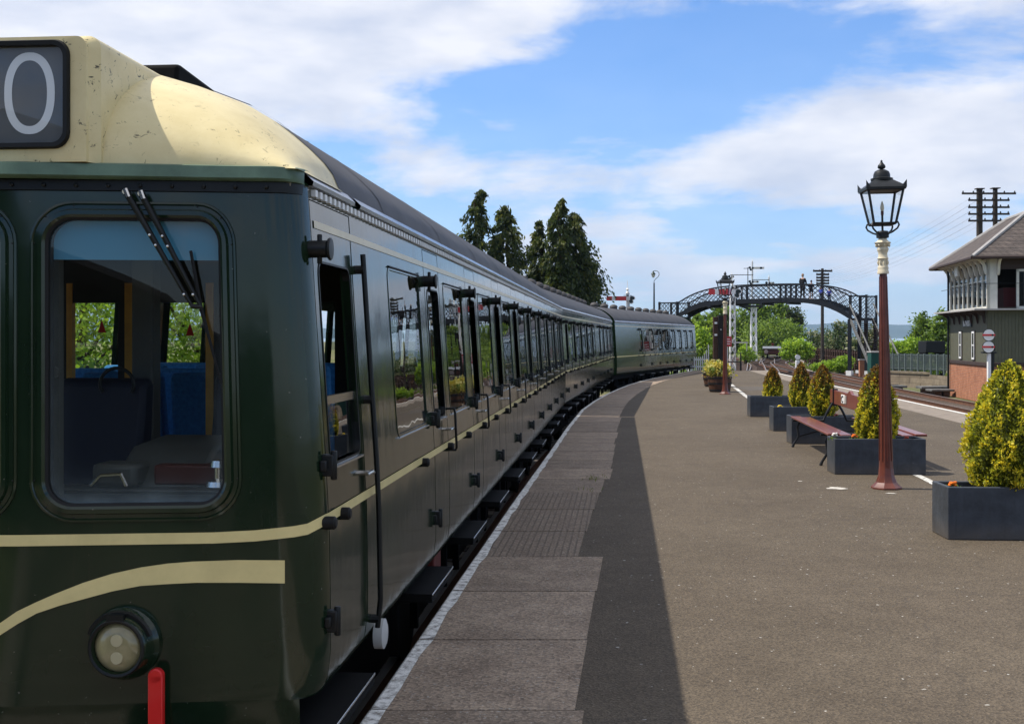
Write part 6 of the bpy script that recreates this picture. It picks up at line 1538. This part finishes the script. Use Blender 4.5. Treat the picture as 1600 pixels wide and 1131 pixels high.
tree(1247, 118, [(1244, 545, 0, 18, 14), (1256, 549, 0, 14, 14), (1234, 551, 0, 12, 12)], 4200, 'lime', 'bright lime green bush beside the wagon', .26, 'bush', 'bush', clump=26)
tree(1290, 132, [(1286, 535, 0, 18, 18), (1278, 548, 0, 18, 16), (1272, 528, 0, 8, 10)], 4200, 'blue', 'loose pale blossomed shrub around the telegraph pole foot', .26, 'bush', 'bush', clump=20)
tree(1316, 125, [(1314, 524, 0, 11, 22), (1306, 540, 0, 18, 18), (1322, 545, 0, 16, 18)], 4200, 'blue', 'grey green tree behind the bridge legs', .28, clump=20)
tree(1345, 105, [(1340, 545, 0, 16, 20), (1360, 535, 0, 14, 22)], 3000, 'blue', 'shrub with pale blossom behind the bridge stairs', .26, 'bush', 'bush', clump=20)
tree(1092, 72, [(1088, 535, 0, 16, 26), (1100, 548, 0, 14, 22), (1085, 555, 0, 14, 16)], 3600, 'lime', 'light green bush behind the white picket fence', .2, 'bush', 'bush', clump=24)
tree(1104, 70, [(1098, 560, 0, 12, 14), (1112, 555, 0, 10, 14)], 1800, 'broad', 'dark rounded bush low behind the white picket fence', .16, 'bush', 'bush', clump=24)
tree(1165, 125, [(1164, 552, 0, 9, 12), (1172, 558, 0, 9, 8)], 1600, 'lime', 'small light green bush between the signals', .2, 'bush', 'bush', clump=20)
tree(1445, 96, [(1440, 515, 0, 13, 26), (1452, 528, 0, 18, 24), (1436, 540, 0, 14, 18)], 5200, W_, 'tall tree left of the signal box above the tank', .24, clump=22)
tree(1474, 92, [(1472, 510, 0, 12, 22), (1470, 535, 0, 18, 22)], 3600, W_, 'tree half hidden behind the signal box corner', .24, clump=22)
tree(1410, 88, [(1405, 545, 0, 20, 10), (1424, 540, 0, 14, 12), (1395, 549, 0, 14, 9)], 3600, 'lime', 'low bright bush behind the bar fence', .18, 'bush', 'bush', clump=22)
tree(1414, 78, [(1400, 573, 0, 16, 10), (1425, 575, 0, 16, 9), (1450, 578, 0, 14, 8)], 2400, 'broad', 'ivy and weeds growing along the foot of the bar fence', .16, 'bush', 'bush', clump=22)
tree(1315, 92, [(1300, 572, 0, 14, 7), (1318, 568, 0, 14, 10), (1280, 574, 0, 12, 5)], 2600, 'lime', 'weedy green bank below the brown post fence', .18, 'bush', 'bush', clump=20)
# trees to the left of the train, seen through the cab
for i, (x, y, h, r) in enumerate(((-13.5, 14.5, 6.0, 2.1), (-11.8, 24.5, 6.0, 2.4), (-12.6, 35.0, 6.6, 2.3), (-9.6, 37, 6.4, 2.2), (-13, 8.5, 6.5, 2.3))):
    t = thing('broadleaf_tree', ['leafy tree seen through the left cab window opening', 'taller leafy tree behind the cab on the far side of the train', 'leafy tree far down the hidden side of the train', 'farthest leafy tree on the hidden side of the train', 'leafy tree left of the cab, out on the hidden side'][i], 'tree', (x, y, -1.2), group='trees on the hidden side of the train')
    crown(t, [(0, 0, h * .62, r, r, h * .36), (r * .4, -.3, h * .42, r * .8, r * .8, h * .25), (-r * .3, .4, h * .45, r * .8, r * .8, h * .28)], 8500, .15, .10, LF['lime' if i in (1, 2, 3) else 'broad'], .6, clump=24); trunk(t, h * .85, .16, [(q, h * (.25 + .04 * q), h * .3, r * .75) for q in (.4, 1.3, 2.2, 3.2, 4.1, 5.3)])
BANK = mat('bright_grass_bank', (.15, .19, .05), .95, col2=(.34, .28, .15), vscale=.8, bump=.6, bscale=5)
mb = MB(); mb.grid([[(x, y, z) for x, z in ((-6.0, -1.21), (-9, -.6), (-13, .7), (-20, 1.1), (-60, 1.2))] for y in np.linspace(2, 90, 12)]); struct(mb.build('added_bank', BANK, smooth=60, fix=False))  # bank added to give a bright view through the cab windows
# bank grass, one mass
P = []
for X0, X1, y0, y1, n in ((1040, 1175, 85, 135, 2600), (1225, 1345, 92, 128, 2600), (1385, 1480, 74, 90, 900)):
    y = rng.uniform(y0, y1, n); X = rng.uniform(X0, X1, n); P.append(np.stack([(X - 800) / F * y, y, np.full(n, -1.08)], 1))
P = np.concatenate(P); P = P[[not (abs(np.interp(p[1], [q[1] for q in tA], [q[0] for q in tA]) - p[0]) < 2.2 or abs(np.interp(p[1], [85, 120, 148], [21.2, 25.4, 31.5]) - p[0]) < 2.2) for p in P]]
struct(leaf_mesh('bank_grass', leaf_arrays(P, np.tile((0, 0, 1.), (len(P), 1)), .38, .10, .35), LF['grass'] + [LF['lime'][2]], rng.integers(0, 3, len(P))), 'stuff')

# ------------------------------------------------------------------ unseen dark shed, placed and shaped for the reflections in the cab glass
def shed():
    t = thing('reflection_shed', 'unseen dark gabled shed added behind the viewpoint for the cab reflections', 'building', (-10.4, -8.5, 0)); m = MB()
    m.prism([(-8.5, 2.0), (0, 5.2), (8.9, 1.72), (8.9, 1.52), (0, 4.95), (-8.5, 1.8)], -22, 0, 'xz'); m.build('roof', mat('dark_shed_roof', (.03, .03, .03), .8), t, smooth=0)
    m = MB(); m.prism([(-8.2, 1.9), (0, 4.97), (8.6, 1.62), (8.6, -1.2), (-8.2, -1.2)], -21.6, -.4, 'xz'); m.build('wall', mat('dark_shed_boarding', (.022, .020, .018), .85), t, smooth=0)
shed()

# ------------------------------------------------------------------ the air between here and the far shore
def haze():
    m = bpy.data.materials.new('sea_air_haze'); m.use_nodes = True; N = m.node_tree.nodes; L = m.node_tree.links; N.remove(N['Principled BSDF'])
    v = N.new('ShaderNodeVolumePrincipled'); v.inputs['Color'].default_value = (.52, .74, 1.0, 1); v.inputs['Density'].default_value = HAZE_D; v.inputs['Anisotropy'].default_value = .2
    L.new(v.outputs[0], N['Material Output'].inputs['Volume'])
    mb = MB(); mb.box(-12500, 16500, -120, 11500, -2.4, 420); struct(mb.build('haze', m, smooth=0), 'stuff')
HAZE_D = 0.75e-4
haze()
